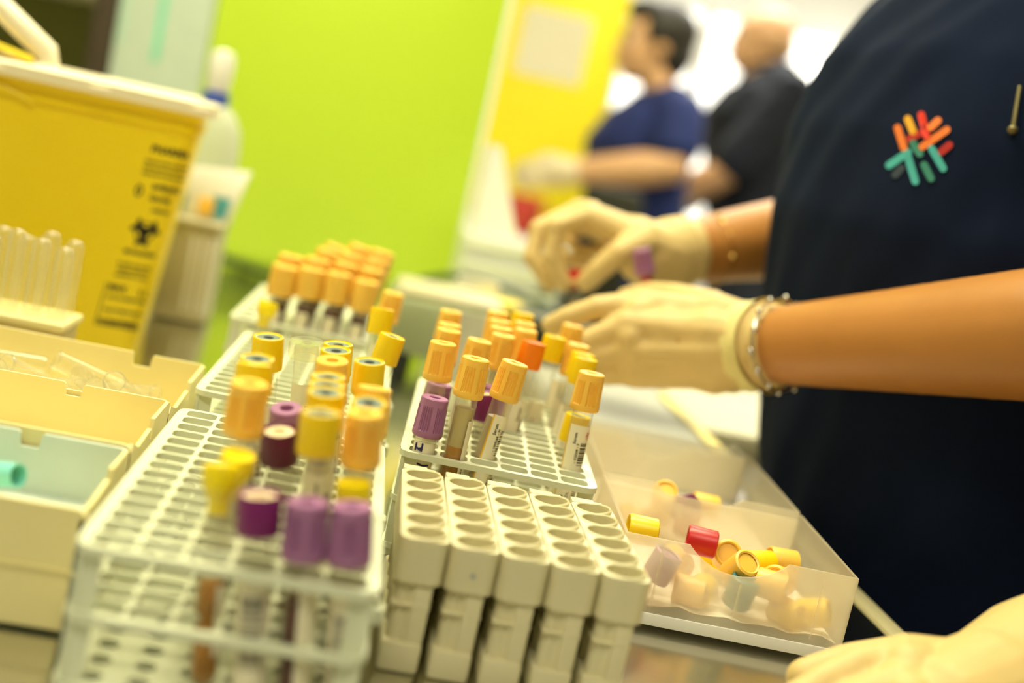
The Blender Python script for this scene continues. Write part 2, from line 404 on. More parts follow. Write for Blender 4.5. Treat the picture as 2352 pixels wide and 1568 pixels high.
colm = MB(); colm.lathe([(.0042, .004), (.0042, SH-.0205)], 14, Matrix.Translation((0, 0, 0))); M_col = colm.mesh('strip_column', 40); M_col.materials.append(M_STRIP)
barm = MB().box(-.0040, .0042, -.0008, .0045, .004, SH-.0205, .0006).mesh('strip_bar', 30); barm.materials.append(M_STRIP)
ribm = MB().box(.0016, SW-.0030, .0012, SL-.002, .0315, .0330, .0005).mesh('strip_rib', 30); ribm.materials.append(M_STRIP)
footm = MB().box(.0006, SW-.0030, .0, SL-.001, .0005, .0150, .0018).mesh('strip_foot', 30); footm.materials.append(M_STRIP)
SN = ['leftmost beige strip rack, beside the rack with lavender caps', 'second beige strip rack from the left, with a faint blue dot on its front', 'middle one of the five beige strip racks', 'fourth beige strip rack from the left', 'rightmost beige strip rack, beside the translucent cap bin']
for k in range(5):
    t = thing('strip_rack', SN[k], 'rack', (.0372+k*.0234, .5415-k*.0012, 0), (0, 0, math.radians(-.6)), 'beige strip racks')
    obj('top_block', M_top, None, t); obj('wells', M_well, None, t); o = obj('rear_tab', tabm, None, t)
    for j in range(6):
        o = obj('column', M_col, None, t); o.location = (.0062, .0072+.0203*j, 0)
        o = obj('flat_bar', barm, None, t); o.location = (.0150, .0022+.0203*j, 0)
    obj('cross_rib', ribm, None, t); obj('foot', footm, None, t)
    if k == 1: obj('ink_dot', MB().lathe([(.0, 0), (.0012, .0001)], 10, Matrix.Translation((.012, -.0002, .052)) @ Matrix.Rotation(math.pi/2, 4, 'X')), mat('faint_blue_ink', (150, 160, 170), .6), t)

# ---------------------------------------------------------------- sample tubes
def cyl_patch(b, r, z0, z1, a0, a1, n=10, wav=0.0):
    """a curved sheet on the tube wall between two heights and two angles (angle 0 faces the front)"""
    vs = []; fs = []
    for k in range(n+1):
        a = a0+(a1-a0)*k/n
        for z in (z0, z1): vs.append((r*math.sin(a), -r*math.cos(a), z+(wav*math.sin(k*1.3) if z == z1 else 0)))
    for k in range(n): fs.append((2*k, 2*k+2, 2*k+3, 2*k+1))
    return b.add(vs, fs)
def cyl_text(b, txt, size, z, a, r, bold=.0, spacing=1.0, flip=False):
    """text that reads up the tube; a is the angle of its base line"""
    vs, fs = text_verts(txt, size, bold, spacing)
    out = []
    for x, y in vs:
        if flip: zz = z-x; an = a+y/r
        else: zz = z+x; an = a-y/r
        out.append((r*math.sin(an), -r*math.cos(an), zz))
    return b.add(out, fs)
def barcode(b, r, z0, z1, a0, a1, seed):
    rd = random.Random(seed); z = z0
    while z < z1:
        w = rd.choice((.00035, .00035, .0006, .0009)); cyl_patch(b, r, z, min(z+w, z1), a0, a1, 5); z += w+rd.choice((.0004, .0004, .0007, .001))
    return b
_cap = {}
def cap_meshes(kind, matname):
    """cap shape with its top at z=0, hanging down"""
    key = (kind, matname)
    if key in _cap: return _cap[key]
    m = MATS[matname]; b = MB(); stop = None; n = 72
    if kind == 'ribbed':                          # pull cap: ribbed skirt in panels, tapering shoulder, open centre
        prof = [(.0, -.0048), (.0031, -.0046), (.0033, -.0004), (.0037, 0), (.0074, 0), (.0080, -.0006), (.0082, -.0045), (.0084, -.0062), (.0088, -.0185), (.0090, -.0195), (.0090, -.0222), (.0084, -.0232), (.0066, -.0232), (.0066, -.012), (.0, -.012)]
        def rf(a, j, r):
            if 7 <= j <= 8:
                q = (a/(2*math.pi)*6) % 1
                if .32 < q: return r-.0009+(.0009 if math.sin(a*36*1.0) > .25 else 0.0)
                return r+.0001
            return r
        b.lathe(prof, 216, rfun=rf)
    elif kind == 'smooth':                        # plain cap with a grey stopper set in its top
        prof = [(.0062, -.0010), (.0070, -.0006), (.0073, 0), (.0078, -.0003), (.0081, -.0012), (.0084, -.0168), (.0082, -.0178), (.0066, -.0178), (.0066, -.006)]
        b.lathe(prof, 120, rfun=lambda a, j, r: r-(.00022 if (j in (4, 5) and math.sin(a*40) > .2) else 0))
        s = MB().lathe([(.0, -.0030), (.0017, -.0030), (.0020, -.0016), (.0030, -.0008), (.0066, -.0010), (.0066, -.004)], 24); stop = ('stopper', s, M_GREYST, MB().lathe([(.0, -.0022), (.0026, -.0010)], 16))
    elif kind == 'hemo':                          # smooth sided cap with a broad cream stopper face
        prof = [(.0064, -.0016), (.0072, -.0004), (.0080, 0), (.0085, -.0010), (.0086, -.0150), (.0082, -.0160), (.0066, -.0160), (.0066, -.006)]
        b.lathe(prof, 48)
        stop = ('stopper', MB().lathe([(.0, -.0032), (.0022, -.0030), (.0032, -.0010), (.0066, -.0012), (.0066, -.004)], 24), M_CREAMST, None)
    elif kind == 'plug':                          # flared push-in plug
        b.lathe([(.0, -.0006), (.0064, -.0006), (.0070, 0), (.0074, -.0008), (.0074, -.0075), (.0068, -.0090), (.0048, -.0130), (.0042, -.0150), (.0042, -.0200), (.0, -.0200)], 36)
    elif kind == 'clear':                         # wide clear collar with a paler inset
        b.lathe([(.0030, -.0010), (.0080, -.0004), (.0092, 0), (.0098, -.0012), (.0100, -.0085), (.0096, -.0092), (.0070, -.0092), (.0068, -.0040), (.0030, -.0030)], 40)
        stop = ('stopper', MB().lathe([(.0, -.0030), (.0014, -.0030), (.0018, -.0018), (.0082, -.0014), (.0082, -.0020)], 30), MATS['clear_tube_plastic'], None)
    elif kind == 'big':                           # large square-shouldered cap of the wider tubes
        prof = [(.0, -.003), (.0040, -.003), (.0043, 0), (.0102, 0), (.0111, -.0008), (.0115, -.0245), (.0111, -.0258), (.0082, -.0258), (.0082, -.010)]
        b.lathe(prof, 96, rfun=lambda a, j, r: r-(.0003 if (j in (4, 5) and math.sin(a*32) > .1) else 0))
    me = b.mesh('cap_'+kind, 40); me.materials.append(m)
    if stop:
        sm = stop[1].mesh('stopper', 40); sm.materials.append(stop[2]); dot = None
        if stop[3]: dot = stop[3].mesh('puncture', 40); dot.materials.append(M_DARKST)
        stop = (sm, dot)
    _cap[key] = (me, stop); return _cap[key]
CAPDEPTH = dict(ribbed=.0232, smooth=.0178, hemo=.016, plug=.020, clear=.0092, big=.0258)
NT = [0]
def tube(label, hole, px, py, i, j, kind, capm, fill=None, lab=None, dy=0.0, floor=.0080, group='capped sample tubes', rad=.0064, cat='tube', T=None, hole_pt=None, zt=None):
    """a sample tube standing in hole (i, j) of a rack; (px, py) is where the photo shows the centre of its cap top"""
    Hc = hole_pt if hole_pt is not None else hole(i, j)
    if T is None: T = atz(px, py, zt) if zt else aty(px, py, Hc.y+dy)
    d = (T-Hc).normalized()
    lim = .16                                   # the hole lets a tube lean only so far
    h = V((d.x, d.y, 0))
    bottom = Hc - d*((Hc.z-floor)/d.z); Lt = (T-bottom).length
    NT[0] += 1
    root = thing('sample_tube', label, cat, tuple(bottom), (0, 0, 0), group)
    root.rotation_euler = V((0, 0, 1)).rotation_difference(d).to_euler()
    cd = CAPDEPTH[kind]; r = rad; gt = Lt-(.0015 if kind in ('clear',) else .006 if kind != 'plug' else .004)
    b = MB().lathe([(.0, .0003), (r*.5, .0009), (r*.87, .0032), (r, .0068), (r, gt)], 24)
    obj('tube_wall', b, M_GLASS, root, 50)
    me, stop = cap_meshes(kind, capm)
    c = obj('cap', me, None, root); c.location = (0, 0, Lt)
    c.rotation_euler = (0, 0, random.uniform(-.5, .5))
    if stop:
        s = obj('stopper', stop[0], None, c)
        if stop[1]: obj('puncture_mark', stop[1], None, c)
    ri = r-.0009
    zc = Lt-cd
    for nm, f0, f1, m in (fill or []):
        z0, z1 = max(.0012, zc*f0), zc*f1
        pr = [(.0, z0)]
        if f0 <= 0: pr += [(ri*.6, z0+.0012), (ri*.93, z0+.004), (ri, z0+.007), (ri, z1), (.0, z1)]
        else: pr += [(ri, z0), (ri, z1), (0, z1)]
        obj(nm, MB().lathe(pr, 20), m, root)
    if lab:
        z0, z1, a0, a1 = zc*lab['z'][0], zc*lab['z'][1], lab['a'][0], lab['a'][1]
        p = obj('paper_label', cyl_patch(MB(), r+.00012, z0, z1, a0, a1, 16), M_PAPER, root, 60)
        if lab.get('edge'): obj('yellow_edge', cyl_patch(MB(), r+.00018, z0, z1, a0, a0+.14, 3), M_LEDGE, p)
        ib = MB()
        for (txt, size, dz, a, bold) in lab.get('text', []): cyl_text(ib, txt, size, z1-dz, a, r+.00030, bold, 1.05)
        for (bz0, bz1, ba0, ba1, seed) in lab.get('bars', []): barcode(ib, r+.00026, max(z0+.0005, z1-bz1), z1-bz0, ba0, ba1, seed)
        if ib.v: obj('printed_text', ib, M_INK, p, 0)
        hb = MB()
        for st in lab.get('pen', []):
            pts = [V(((r+.0003)*math.sin(a), -(r+.0003)*math.cos(a), z1-dz)) for a, dz in st]
            hb.chain(pts, [lab.get('pw', .00018)]*len(pts), 5)
        if hb.v: obj('handwriting', hb, lab.get('penmat', M_INKRED), p)
    return root
SER = [('serum', .0, .42, M_SERUM), ('separator_gel', .42, .62, M_GEL)]
BLD = [('blood', .0, .74, M_BLOOD)]
CLD = [('serum', .0, .66, M_CLOUD)]
def L1(seed, a=(-1.3, 1.5), z=(.12, .80)):
    return dict(z=z, a=a, text=[('Serum', .0026, .011, .1, .00005), ('\u2013 %d \u2013 M' % (100000+seed*7919), .0022, .0225, .42, .00004)], bars=[(.009, .026, .52, 1.1, seed)])
OR, YE, LA = 'light_orange_cap', 'yellow_cap', 'lavender_cap'
# --- rack behind the strip racks (in focus)
tube('lavender ribbed cap tube at the focused rack\'s front left corner, blue marker on label', RC, 1000, 912, 0, 0, 'ribbed', LA, BLD,
     dict(z=(.1, .955), a=(-1.4, 1.4), pw=.00062, pen=[[(-.85, .0016), (-.85, .0052)], [(-.25, .0010), (-.25, .0050)], [(-.85, .0036), (-.55, .0042), (-.25, .0034)], [(-.5, .0046), (-.35, .0047)], [(-.5, .0125), (.1, .0135), (.6, .0130)]], penmat=M_INKBLUE))
tube('orange ribbed cap tube with amber serum and a peeling label, beside the front lavender cap', RC, 1094, 822, 1, 0, 'ribbed', OR,
     [('serum', 0, .68, M_SERUM), ('separator_gel', .68, .93, M_GEL)], dict(z=(.40, .86), a=(.55, 1.6), text=[('08U1', .0028, .034, 1.15, .00005)]))
tube('leaning orange ribbed cap tube whose label reads 1000268', RC, 1184, 832, 2, 1, 'ribbed', OR, [('serum', 0, .88, M_CLOUD)],
     dict(z=(.02, .905), a=(-.5, 1.4), edge=True, text=[('Serum', .0026, .0120, .22, .00005), ('\u2013 1000268 \u2013 M', .0022, .0222, .60, .00004), ('A C', .0026, .046, .45, .00005)], bars=[(.0085, .0245, .70, 1.2, 5), (.038, .056, .98, 1.4, 9)]))
tube('orange ribbed cap tube standing behind the lavender cap at the front left corner', RC, 1019, 786, 0, 2, 'ribbed', OR, CLD, dict(z=(.1, .88), a=(-1.2, 1.0), text=[('Serum', .0034, .0145, -.4, .00006)]))
tube('lavender cap tube half hidden behind the front left orange capped tube', RC, 1010, 880, 0, 4, 'ribbed', LA, BLD, L1(3))
tube('orange cap tube third in the left column of the focused rack', RC, 1032, 757, 0, 6, 'ribbed', OR, CLD, L1(4))
tube('orange cap tube fourth in the left column of the focused rack', RC, 1034, 744, 0, 9, 'ribbed', OR, CLD, L1(5))
tube('orange cap tube last in the left column of the focused rack', RC, 1037, 714, 0, 13, 'ribbed', OR, CLD, L1(6))
tube('tube with wide clear collar hidden behind the front orange cap', RC, 1092, 838, 1, 2, 'clear', 'clear_collar_plastic', SER, None)
tube('orange cap tube standing between the left column and the orange pair behind', RC, 1103, 781, 1, 5, 'ribbed', OR, CLD, L1(8))
tube('dark purple cap tube seen behind the peeling label tube', RC, 1114, 902, 2, 3, 'hemo', 'dark_purple_cap', BLD, L1(9))
tube('lavender cap tube seen through the leaning 1000268 tube', RC, 1140, 890, 2, 5, 'ribbed', LA, BLD, L1(10))
tube('foremost orange cap of the middle column, left of the deep orange cap', RC, 1158, 769, 2, 7, 'ribbed', OR, CLD, L1(11))
tube('second orange cap of the middle column, just behind the foremost', RC, 1153, 752, 2, 9, 'ribbed', OR, CLD, L1(12))
tube('third orange cap of the middle column in the focused rack', RC, 1149, 736, 2, 11, 'ribbed', OR, CLD, L1(13))
tube('rearmost orange cap of the middle column in the focused rack', RC, 1146, 716, 2, 13, 'ribbed', OR, CLD, L1(14))
tube('deep orange smooth cap tube, the only reddish orange one in the focused rack', RC, 1228, 785, 3, 7, 'smooth', 'deep_orange_cap', CLD, dict(z=(.1, .78), a=(-1.4, 1.2), edge=True, text=[('Serum', .0034, .014, .5, .00006)], bars=[(.012, .05, .62, 1.1, 15)]))
tube('orange cap tube right behind the deep orange cap', RC, 1209, 757, 3, 10, 'ribbed', OR, CLD, L1(16))
tube('orange cap tube one place further back than the deep orange cap and its follower', RC, 1207, 741, 3, 12, 'ribbed', OR, CLD, L1(17))
tube('yellow cap tube at the back of the focused rack beside the rearmost orange caps', RC, 1203, 719, 3, 14, 'smooth', YE, CLD, L1(18))
tube('yellow smooth cap tube with a grey stopper standing right of the deep orange cap', RC, 1276, 772, 4, 10, 'smooth', YE, [('serum', 0, .4, M_CLOUD)], dict(z=(.1, .70), a=(-1.2, .7), text=[('Serum', .003, .02, -.2, .00005)], bars=[(.015, .045, .0, .5, 19)]))
tube('orange ribbed cap tube whose label reads 628208, at the focused rack\'s right front', RC, 1360, 856, 5, 2, 'ribbed', OR, [('serum', 0, .74, M_GEL)],
     dict(z=(.0, .905), a=(-1.3, 1.25), edge=True, text=[('Serum', .0026, .0115, -.25, .00005), ('\u2013 628208 \u2013 F', .0022, .0232, .12, .00004), ('024', .0026, .048, -.35, .00005), ('EDL', .0026, .046, .1, .0)], bars=[(.0095, .0245, .24, .98, 21), (.040, .056, .40, .98, 22)], pen=[[(.75, .008), (.75, .0035)], [(.62, .006), (.9, .0055)], [(1.0, .0075), (.97, .004), (1.07, .0045)]]))
tube('short yellow cap tube behind the 628208 tube, seen through its wall', RC, 1329, 952, 5, 4, 'smooth', YE, SER, dict(z=(.1, .8), a=(-1.2, .8), text=[('Serum', .003, .012, -.5, .00005)]))
tube('yellow cap with grey stopper, front one of the pair behind the 628208 tube', RC, 1346, 822, 5, 6, 'smooth', YE, SER, L1(24))
tube('yellow cap with grey stopper, rear one of the pair behind the 628208 tube', RC, 1341, 811, 5, 8, 'smooth', YE, SER, L1(25))
tube('orange cap tube behind the yellow pair in the right column of the focused rack', RC, 1330, 791, 5, 10, 'ribbed', OR, CLD, L1(26))
tube('rearmost orange cap of the right column, in front of the gloved fingers', RC, 1318, 747, 5, 14, 'ribbed', OR, CLD, L1(27))
# --- nearest rack
tube('purple cap tube with cream stopper, left of the three at the near front edge', RA, 597, 1132, 3, 0, 'hemo', 'dark_purple_cap', BLD, dict(z=(.05, .75), a=(-1.4, 1.4), bars=[(.006, .036, -.7, .7, 31)]))
tube('lavender cap tube, middle one of the three at the near front edge', RA, 706, 1150, 4, 0, 'ribbed', LA, BLD, dict(z=(.05, .92), a=(.0, 1.5), pen=[[(.5, .004), (.5, .008)], [(.7, .004), (.5, .006)]], penmat=M_INKBLUE))
tube('lavender cap tube, right one of the three at the near front edge', RA, 809, 1160, 5, 0, 'ribbed', LA, BLD, dict(z=(.05, .85), a=(-1.4, 1.4), bars=[(.01, .04, -.7, .7, 33)]))
PL = 'bright_yellow_plug'
tube('bright yellow flared plug tube, front one, left of the purple cap', RA, 510, 1066, 2, 1, 'plug', PL, [('serum', 0, .62, M_SERUM)], dict(z=(.2, .6), a=(.5, 1.5)), rad=.0058, zt=0.095)
tube('bright yellow flared plug tube just behind the front yellow plug', RA, 549, 1042, 2, 3, 'plug', PL, SER, L1(35), rad=.0058, zt=0.095)
tube('yellow plug tube peeking out behind the right lavender cap', RA, 812, 1106, 5, 2, 'plug', PL, SER, None, rad=.0058, zt=0.095)
tube('maroon cap tube with a cream rim behind the purple cap at the near front', RA, 642, 986, 3, 6, 'hemo', 'maroon_cap', BLD, dict(z=(.1, .7), a=(-.6, .9), pen=[[(0, .006), (.2, .004), (.3, .008), (.1, .01)]], penmat=M_INK), zt=0.097)
tube('dusky lavender cap tube right behind the maroon cap', RA, 658, 936, 3, 9, 'ribbed', LA, BLD, L1(38), zt=0.097)
tube('large blurred orange cap tube leaning at the left of the nearest rack', RA, 574, 878, 2, 4, 'ribbed', OR, CLD, dict(z=(.1, .75), a=(-.2, 1.5), bars=[(.005, .03, .4, 1.2, 39)]), zt=0.122)
tube('yellow cap tube directly behind the large blurred leaning orange cap', RA, 584, 834, 2, 6, 'smooth', YE, SER, L1(40), zt=0.122)
tube('large blurred yellow cap with grey stopper at the middle of the nearest rack', RA, 737, 944, 4, 2, 'smooth', YE, SER, dict(z=(.1, .8), a=(-.2, 1.5), text=[('Serum', .0034, .02, 1.0, .0)]), zt=0.122)
tube('yellow cap directly behind the large blurred yellow cap', RA, 749, 898, 4, 5, 'smooth', YE, SER, L1(42), zt=0.122)
tube('second yellow cap behind the large blurred yellow cap', RA, 751, 880, 4, 6, 'smooth', YE, SER, L1(43), zt=0.122)
tube('third yellow cap behind the large blurred yellow cap', RA, 754, 862, 4, 7, 'smooth', YE, SER, L1(44), zt=0.122)
tube('orange cap above the row of three yellow caps in the nearest rack', RA, 763, 826, 4, 10, 'ribbed', OR, CLD, L1(45), zt=0.122)
tube('large blurred orange cap at the right side of the nearest rack', RA, 838, 946, 5, 3, 'ribbed', OR, SER, dict(z=(.1, .8), a=(-1.5, -.2), text=[('Serum', .0034, .02, -.6, .0)]), zt=0.122)
tube('yellow cap with grey stopper between the two blurred orange caps on the right', RA, 848, 922, 5, 5, 'smooth', YE, SER, L1(47), zt=0.122)
tube('orange cap behind the large blurred orange cap at the right side', RA, 861, 889, 5, 6, 'ribbed', OR, SER, L1(48), zt=0.122)
# --- rack behind the nearest
tube('yellow cap tube directly left of the clear collared tube', RA, 617, 771, 2, 12, 'smooth', YE, SER, L1(51), zt=0.122)
tube('yellow cap tube second behind the large blurred leaning orange cap', RA, 591, 820, 2, 8, 'smooth', YE, SER, L1(52), zt=0.122)
tube('empty clear tube with a wide clear collar at the rear of the nearest rack', RA, 706, 783, 3, 14, 'clear', 'clear_collar_plastic', [('clot_activator', 0, .03, M_GEL)], dict(z=(.1, .86), a=(-1.3, 1.0), bars=[(.012, .032, .3, .9, 53)]), zt=0.118)
tube('rear yellow cap tube directly right of the clear tube', RA, 777, 788, 4, 13, 'smooth', YE, SER, L1(54), zt=0.122)
tube('yellow cap tube just in front of the rear one right of the clear tube', RA, 772, 802, 4, 12, 'smooth', YE, SER, L1(55), zt=0.122)
tube('sharp yellow cap tube standing upright at the right rear of the nearest rack', RA, 849, 828, 5, 11, 'smooth', YE, SER, L1(56), zt=0.122)
tube('yellow cap tube leaning to the right at the front of the second rack', RB, 903, 770, 5, 0, 'smooth', YE, CLD, L1(57))
tube('yellow cap tube behind the one leaning right', RB, 880, 708, 5, 5, 'smooth', YE, CLD, L1(58), zt=0.122)
tube('single orange cap tube at the rear right corner of the second rack', RB, 905, 672, 5, 12, 'ribbed', OR, CLD, L1(59), zt=0.122)
tube('small bright yellow cup shaped plug tube at the rear left of the second rack', RB, 619, 693, 0, 12, 'plug', PL, SER, None, rad=.0058, zt=0.095)
# --- farthest rack: the wide tubes
ORDER = ['front', 'second', 'third', 'rear']; COLN = ['left', 'second', 'third', 'right']
GRID = {(0, 0): (657, 600), (0, 1): (718, 606), (0, 2): (779, 617), (0, 3): (843, 635),
        (1, 0): (672, 577), (1, 1): (732, 585), (1, 2): (797, 594), (1, 3): (856, 607),
        (2, 1): (758, 566), (2, 2): (813, 575), (2, 3): (868, 587),
        (3, 1): (778, 556), (3, 2): (832, 556), (3, 3): (881, 568)}
for (r_, c_), (x_, y_) in sorted(GRID.items()):
    Hh = RF(c_+1, r_)
    tube('wide orange capped tube, %s row and %s column of the farthest rack' % (ORDER[r_], COLN[c_]), RF, x_, y_+10, c_+1, r_, 'big', OR, [('blood', 0, .93, M_BLOOD)],
         dict(z=(.05, .85), a=(-.75, .6), bars=[(.02, .05, .0, .6, 60+r_*4+c_)]), rad=.0078, group='wide orange capped tubes in the farthest rack')

from mathutils import Euler
# ---------------------------------------------------------------- cream storage boxes on the left
def wall_poly(w, h, notch=None, r=.004):
    """outline of a wall panel (x along, y up) with rounded top corners and a rectangular notch in its top edge"""
    P = [(0, 0), (w, 0), (w, h-r)]
    P += [(w-r+r*math.cos(math.radians(a)), h-r+r*math.sin(math.radians(a))) for a in (30, 60, 90)]
    if notch:
        c, nw, nh = notch
        P += [(c+nw/2+.001, h), (c+nw/2, h-.001), (c+nw/2-.001, h-nh), (c-nw/2+.001, h-nh), (c-nw/2, h-.001), (c-nw/2-.001, h)]
    P += [(r+r*math.cos(math.radians(a)), h-r+r*math.sin(math.radians(a))) for a in (90, 120, 150)]+[(0, h-r)]
    return P
def upright(poly, t, M):                         # panel standing in the xz plane, thickness along +y
    return MB().prism(poly, 0, t, M @ Matrix.Rotation(math.pi/2, 4, 'X') @ Matrix.Translation((0, 0, -t)))
def storage_box(label, x0, x1, y0, y1, h, notch, m_in, low_front=.0, fz=.0052):
    t = thing('storage_box', label, 'box', ((x0+x1)/2, (y0+y1)/2, .003), group='cream storage boxes')
    w, l, th = x1-x0, y1-y0, .0022
    T = Matrix.Translation
    part('back_wall', upright(wall_poly(w, h, notch), th, T((x0, y1-th, .003))), m_in, t)
    part('front_wall', upright(wall_poly(w, h-low_front, None), th, T((x0, y0, .003))), M_BOX, t)
    sp = [(0, 0), (l, 0), (l, h-.004), (l-.004, h), (l*.55, h), (l*.53, h-.010), (l*.50, h-.010), (l*.50, h-.004), (l*.2, h-.006), (.004, h-low_front), (0, h-low_front-.004)]
    for x in (x0, x1-th):
        part('side_wall', MB().prism(sp, 0, th, T((x, y0, .003)) @ Matrix(((0, 0, 1, 0), (1, 0, 0, 0), (0, 1, 0, 0), (0, 0, 0, 1)))), M_BOX, t)
    part('floor_panel', MB().box(x0+th, x1-th, y0+th, y1-th, .003, fz), m_in, t)
    part('rib', MB().box(x0-.0004, x1+.0004, y0-.0012, y0+.0004, .003+h*.42, .003+h*.45, .0003), M_BOX, t)
    return t
storage_box('cream storage box nearest the camera, turquoise bounce coloured into its inside, holding turquoise tips', -.27, -.0955, .522, .6065, .060, (-.142+.27, .0105, .0075), M_BOXBOUNCE, .006, .034)
storage_box('cream storage box in the middle of the row, empty and lit yellow inside', -.30, -.0955, .6085, .7165, .061, (-.149+.30, .010, .0075), M_BOX, .0, .030)
storage_box('cream storage box at the back of the row, filled with loose clear tubes', -.33, -.0955, .7185, .858, .056, (-.1375+.33, .013, .009), M_BOX, .0, .018)
M_TURQ = mat('turquoise_plastic', (140, 226, 212), .35, var=.05, sss=.1)
M_TURQD = mat('deep_turquoise_plastic', (70, 178, 176), .35, var=.05)
tip = MB().lathe([(.0, .018), (.0052, .018), (.0058, .016), (.0056, 0), (.0047, 0), (.0044, .0155), (.0, .0155)], 24).mesh('tip', 40); tip.materials.append(M_TURQ)
TW = [(tuple(aty(42, 1092, .560)), (-.80, .45, -.22), 'open turquoise tube cap leaning in the nearest cream box'), ((-.150, .585, .0415), (-.9, .3, .02), 'turquoise cap lying behind the open one, partly outside the frame')]
for p, e, lb in TW:
    t = thing('tube_stopper', lb, 'stopper', p, tuple(V((0, 0, 1)).rotation_difference(V(e)).to_euler()), 'turquoise caps in the nearest cream box'); obj('shell', tip, None, t)
    obj('inner_disc', MB().lathe([(.0, .006), (.0046, .006)], 16), M_TURQ, t)
t = thing('tip_wedge', 'flat turquoise wedge lying on the floor of the nearest cream box', 'tip', tuple(V((aty(45, 1135, .562).x, .562, .0345))))
obj('blade', MB().prism([(-.022, -.006), (.012, .004), (.024, .006), (.010, -.001), (-.01, -.010)], 0, .004), M_TURQD, t); obj('hub', MB().lathe([(.0, 0), (.004, 0), (.0035, .006), (.0, .006)], 14, Matrix.Translation((-.018, -.007, .0))), M_TURQ, t)
# loose clear tubes
ct = MB().lathe([(.0058, .075), (.0064, .075), (.0064, .007), (.0056, .003), (.0035, .0008), (.0, .0)], 20).mesh('clear_tube_body', 50); ct.materials.append(M_GLASS2)
rimm = MB().lathe([(.0058, .0735), (.0067, .0735), (.0069, .0745), (.0067, .0755), (.0058, .0755)], 20).mesh('clear_tube_rim', 50); rimm.materials.append(M_GLASS2)
rd = random.Random(5)
LBL = ['lying flat at the far left', 'pointing up at the left', 'crossing toward the notch', 'resting against the back wall', 'below the back wall tube', 'near the front wall notch', 'slanting right of the notch', 'parallel to the slanting one', 'behind the slanting pair', 'at the right end, gleaming gold', 'lying second from the right end', 'lowest at the right end', 'leaning by the right side wall', 'under the crossing tubes', 'tilted over the left heap']
LT = []
for k in range(15):
    x = -.270+.0108*k; el = rd.uniform(.05, .45); az = rd.uniform(-1.35, 1.35)*(1 if k % 3 else .3)
    dy_ = -math.cos(az)*math.cos(el)*.075; lo, hi = .7285, .847
    y = rd.uniform(lo-min(0, dy_), hi-max(0, dy_)); dx_ = math.sin(az)*math.cos(el)*.075
    if x+dx_ > -.106: x = -.106-dx_-.004*(k % 3)
    z = .027+rd.random()*.016
    t = thing('clear_tube', 'empty clear tube %s of the back cream box' % LBL[k], 'tube', (x, y, z), (math.pi/2-el, 0, az), 'loose clear tubes in the back cream box')
    obj('tube_wall', ct, None, t); obj('rim', rimm, None, t)
# upright inverted clear tubes in a small stand at the far left
t = thing('tube_stand', 'low frosted stand holding inverted clear tubes at the left edge', 'stand', (-.24, .905, 0))
part('stand_block', MB().box(-.345, -.198, .876, .930, .003, .062, .004), frosted_mat('stand_plastic', (226, 212, 160), .3, .4, .1), t)
part('stand_lip', MB().box(-.347, -.196, .874, .932, .058, .064, .002), M_BOX, t)
n_ = 0; PLACE = ['front', 'back']
for r_ in range(2):
    for k in range(8):
        c = thing('clear_tube', 'inverted clear round-ended tube, %s from the right in the %s row of the stand' % (['first', 'second', 'third', 'fourth', 'fifth', 'sixth', 'seventh', 'eighth'][k], PLACE[r_]), 'tube', (-.2065-.0165*k, .892+.024*r_, .116+.003*((k+r_) % 3)), (math.pi, 0, 0), 'inverted clear tubes in the stand')
        obj('tube_wall', ct, None, c); obj('rim', rimm, None, c)

# ---------------------------------------------------------------- translucent cap bins on the steel plate (turned a little)
BY = math.radians(-4)
BM = Matrix.Translation((.1655, .655, .003)) @ Matrix.Rotation(BY, 4, 'Z')
def cap_bin(label, ly0, ly1, w, h, base, nc):
    loc = BM @ V((w/2, (ly0+ly1)/2, 0))
    t = thing('cap_bin', label, 'bin', tuple(loc), (0, 0, 0), 'translucent cap bins')
    th = .0018
    R_ = 36; nw, nd = .057, .0125; rr = (nw*nw/4+nd*nd)/(2*nd); P = [(0, base), (w, base), (w, h)]
    a1 = math.asin(nw/2/rr)
    P += [(nc+rr*math.sin(a1-2*a1*k/14), h+(rr-nd)-rr*math.cos(a1-2*a1*k/14)) for k in range(15)] + [(0, h)]
    fp = [P[0], P[1], P[2]]+P[3:-1]+[P[-1]]
    part('front_wall', upright(fp, th, BM @ Matrix.Translation((0, ly0, 0))), M_FROST, t)
    part('back_wall', upright([(0, base), (w, base), (w, h*.92), (0, h*.92)], th, BM @ Matrix.Translation((0, ly1-th, 0))), M_FROST, t)
    for x in (0, w-th):
        part('side_wall', MB().box(x, x+th, ly0+th, ly1-th, base, h, 0, BM), M_FROST, t)
    part('floor_panel', MB().box(th, w-th, ly0+th, ly1-th, base, base+.0015, 0, BM), M_FROST, t)
    part('base_strip', MB().box(.001, w-.001, ly0-.001, ly1-.001, .0004, base, .001, BM), M_WHITE, t)
    lin_ = MB(); nx_, ny_ = 14, 6; vs = []
    for j in range(ny_+1):
        for i in range(nx_+1): vs.append((th+.001+(w-2*th-.002)*i/nx_, ly0+th+.001+(ly1-ly0-2*th-.002)*j/ny_, base+.0022+.0035*(j in (0, ny_))*(.6+.4*math.sin(i*2.1))+.0006*math.sin(i*1.7+j)))
    lin_.add(vs, [(j*(nx_+1)+i, j*(nx_+1)+i+1, (j+1)*(nx_+1)+i+1, (j+1)*(nx_+1)+i) for j in range(ny_) for i in range(nx_)], BM)
    part('paper_liner', lin_, mat('white_paper_liner', (244, 238, 220), .8, var=.02), t)
    for k, x in enumerate((w*.17, w*.52, w*.86)):
        part('mould_line', MB().box(x-.0006, x+.0006, ly0-.0005, ly0, base+.003, h-.016 if k == 1 else h-.004, 0, BM), M_FROST, t)
    return t
BW = .1335
cap_bin('nearest translucent cap bin, its notched front wall facing the camera', 0, .128, BW, .0500, .0075, .0655)
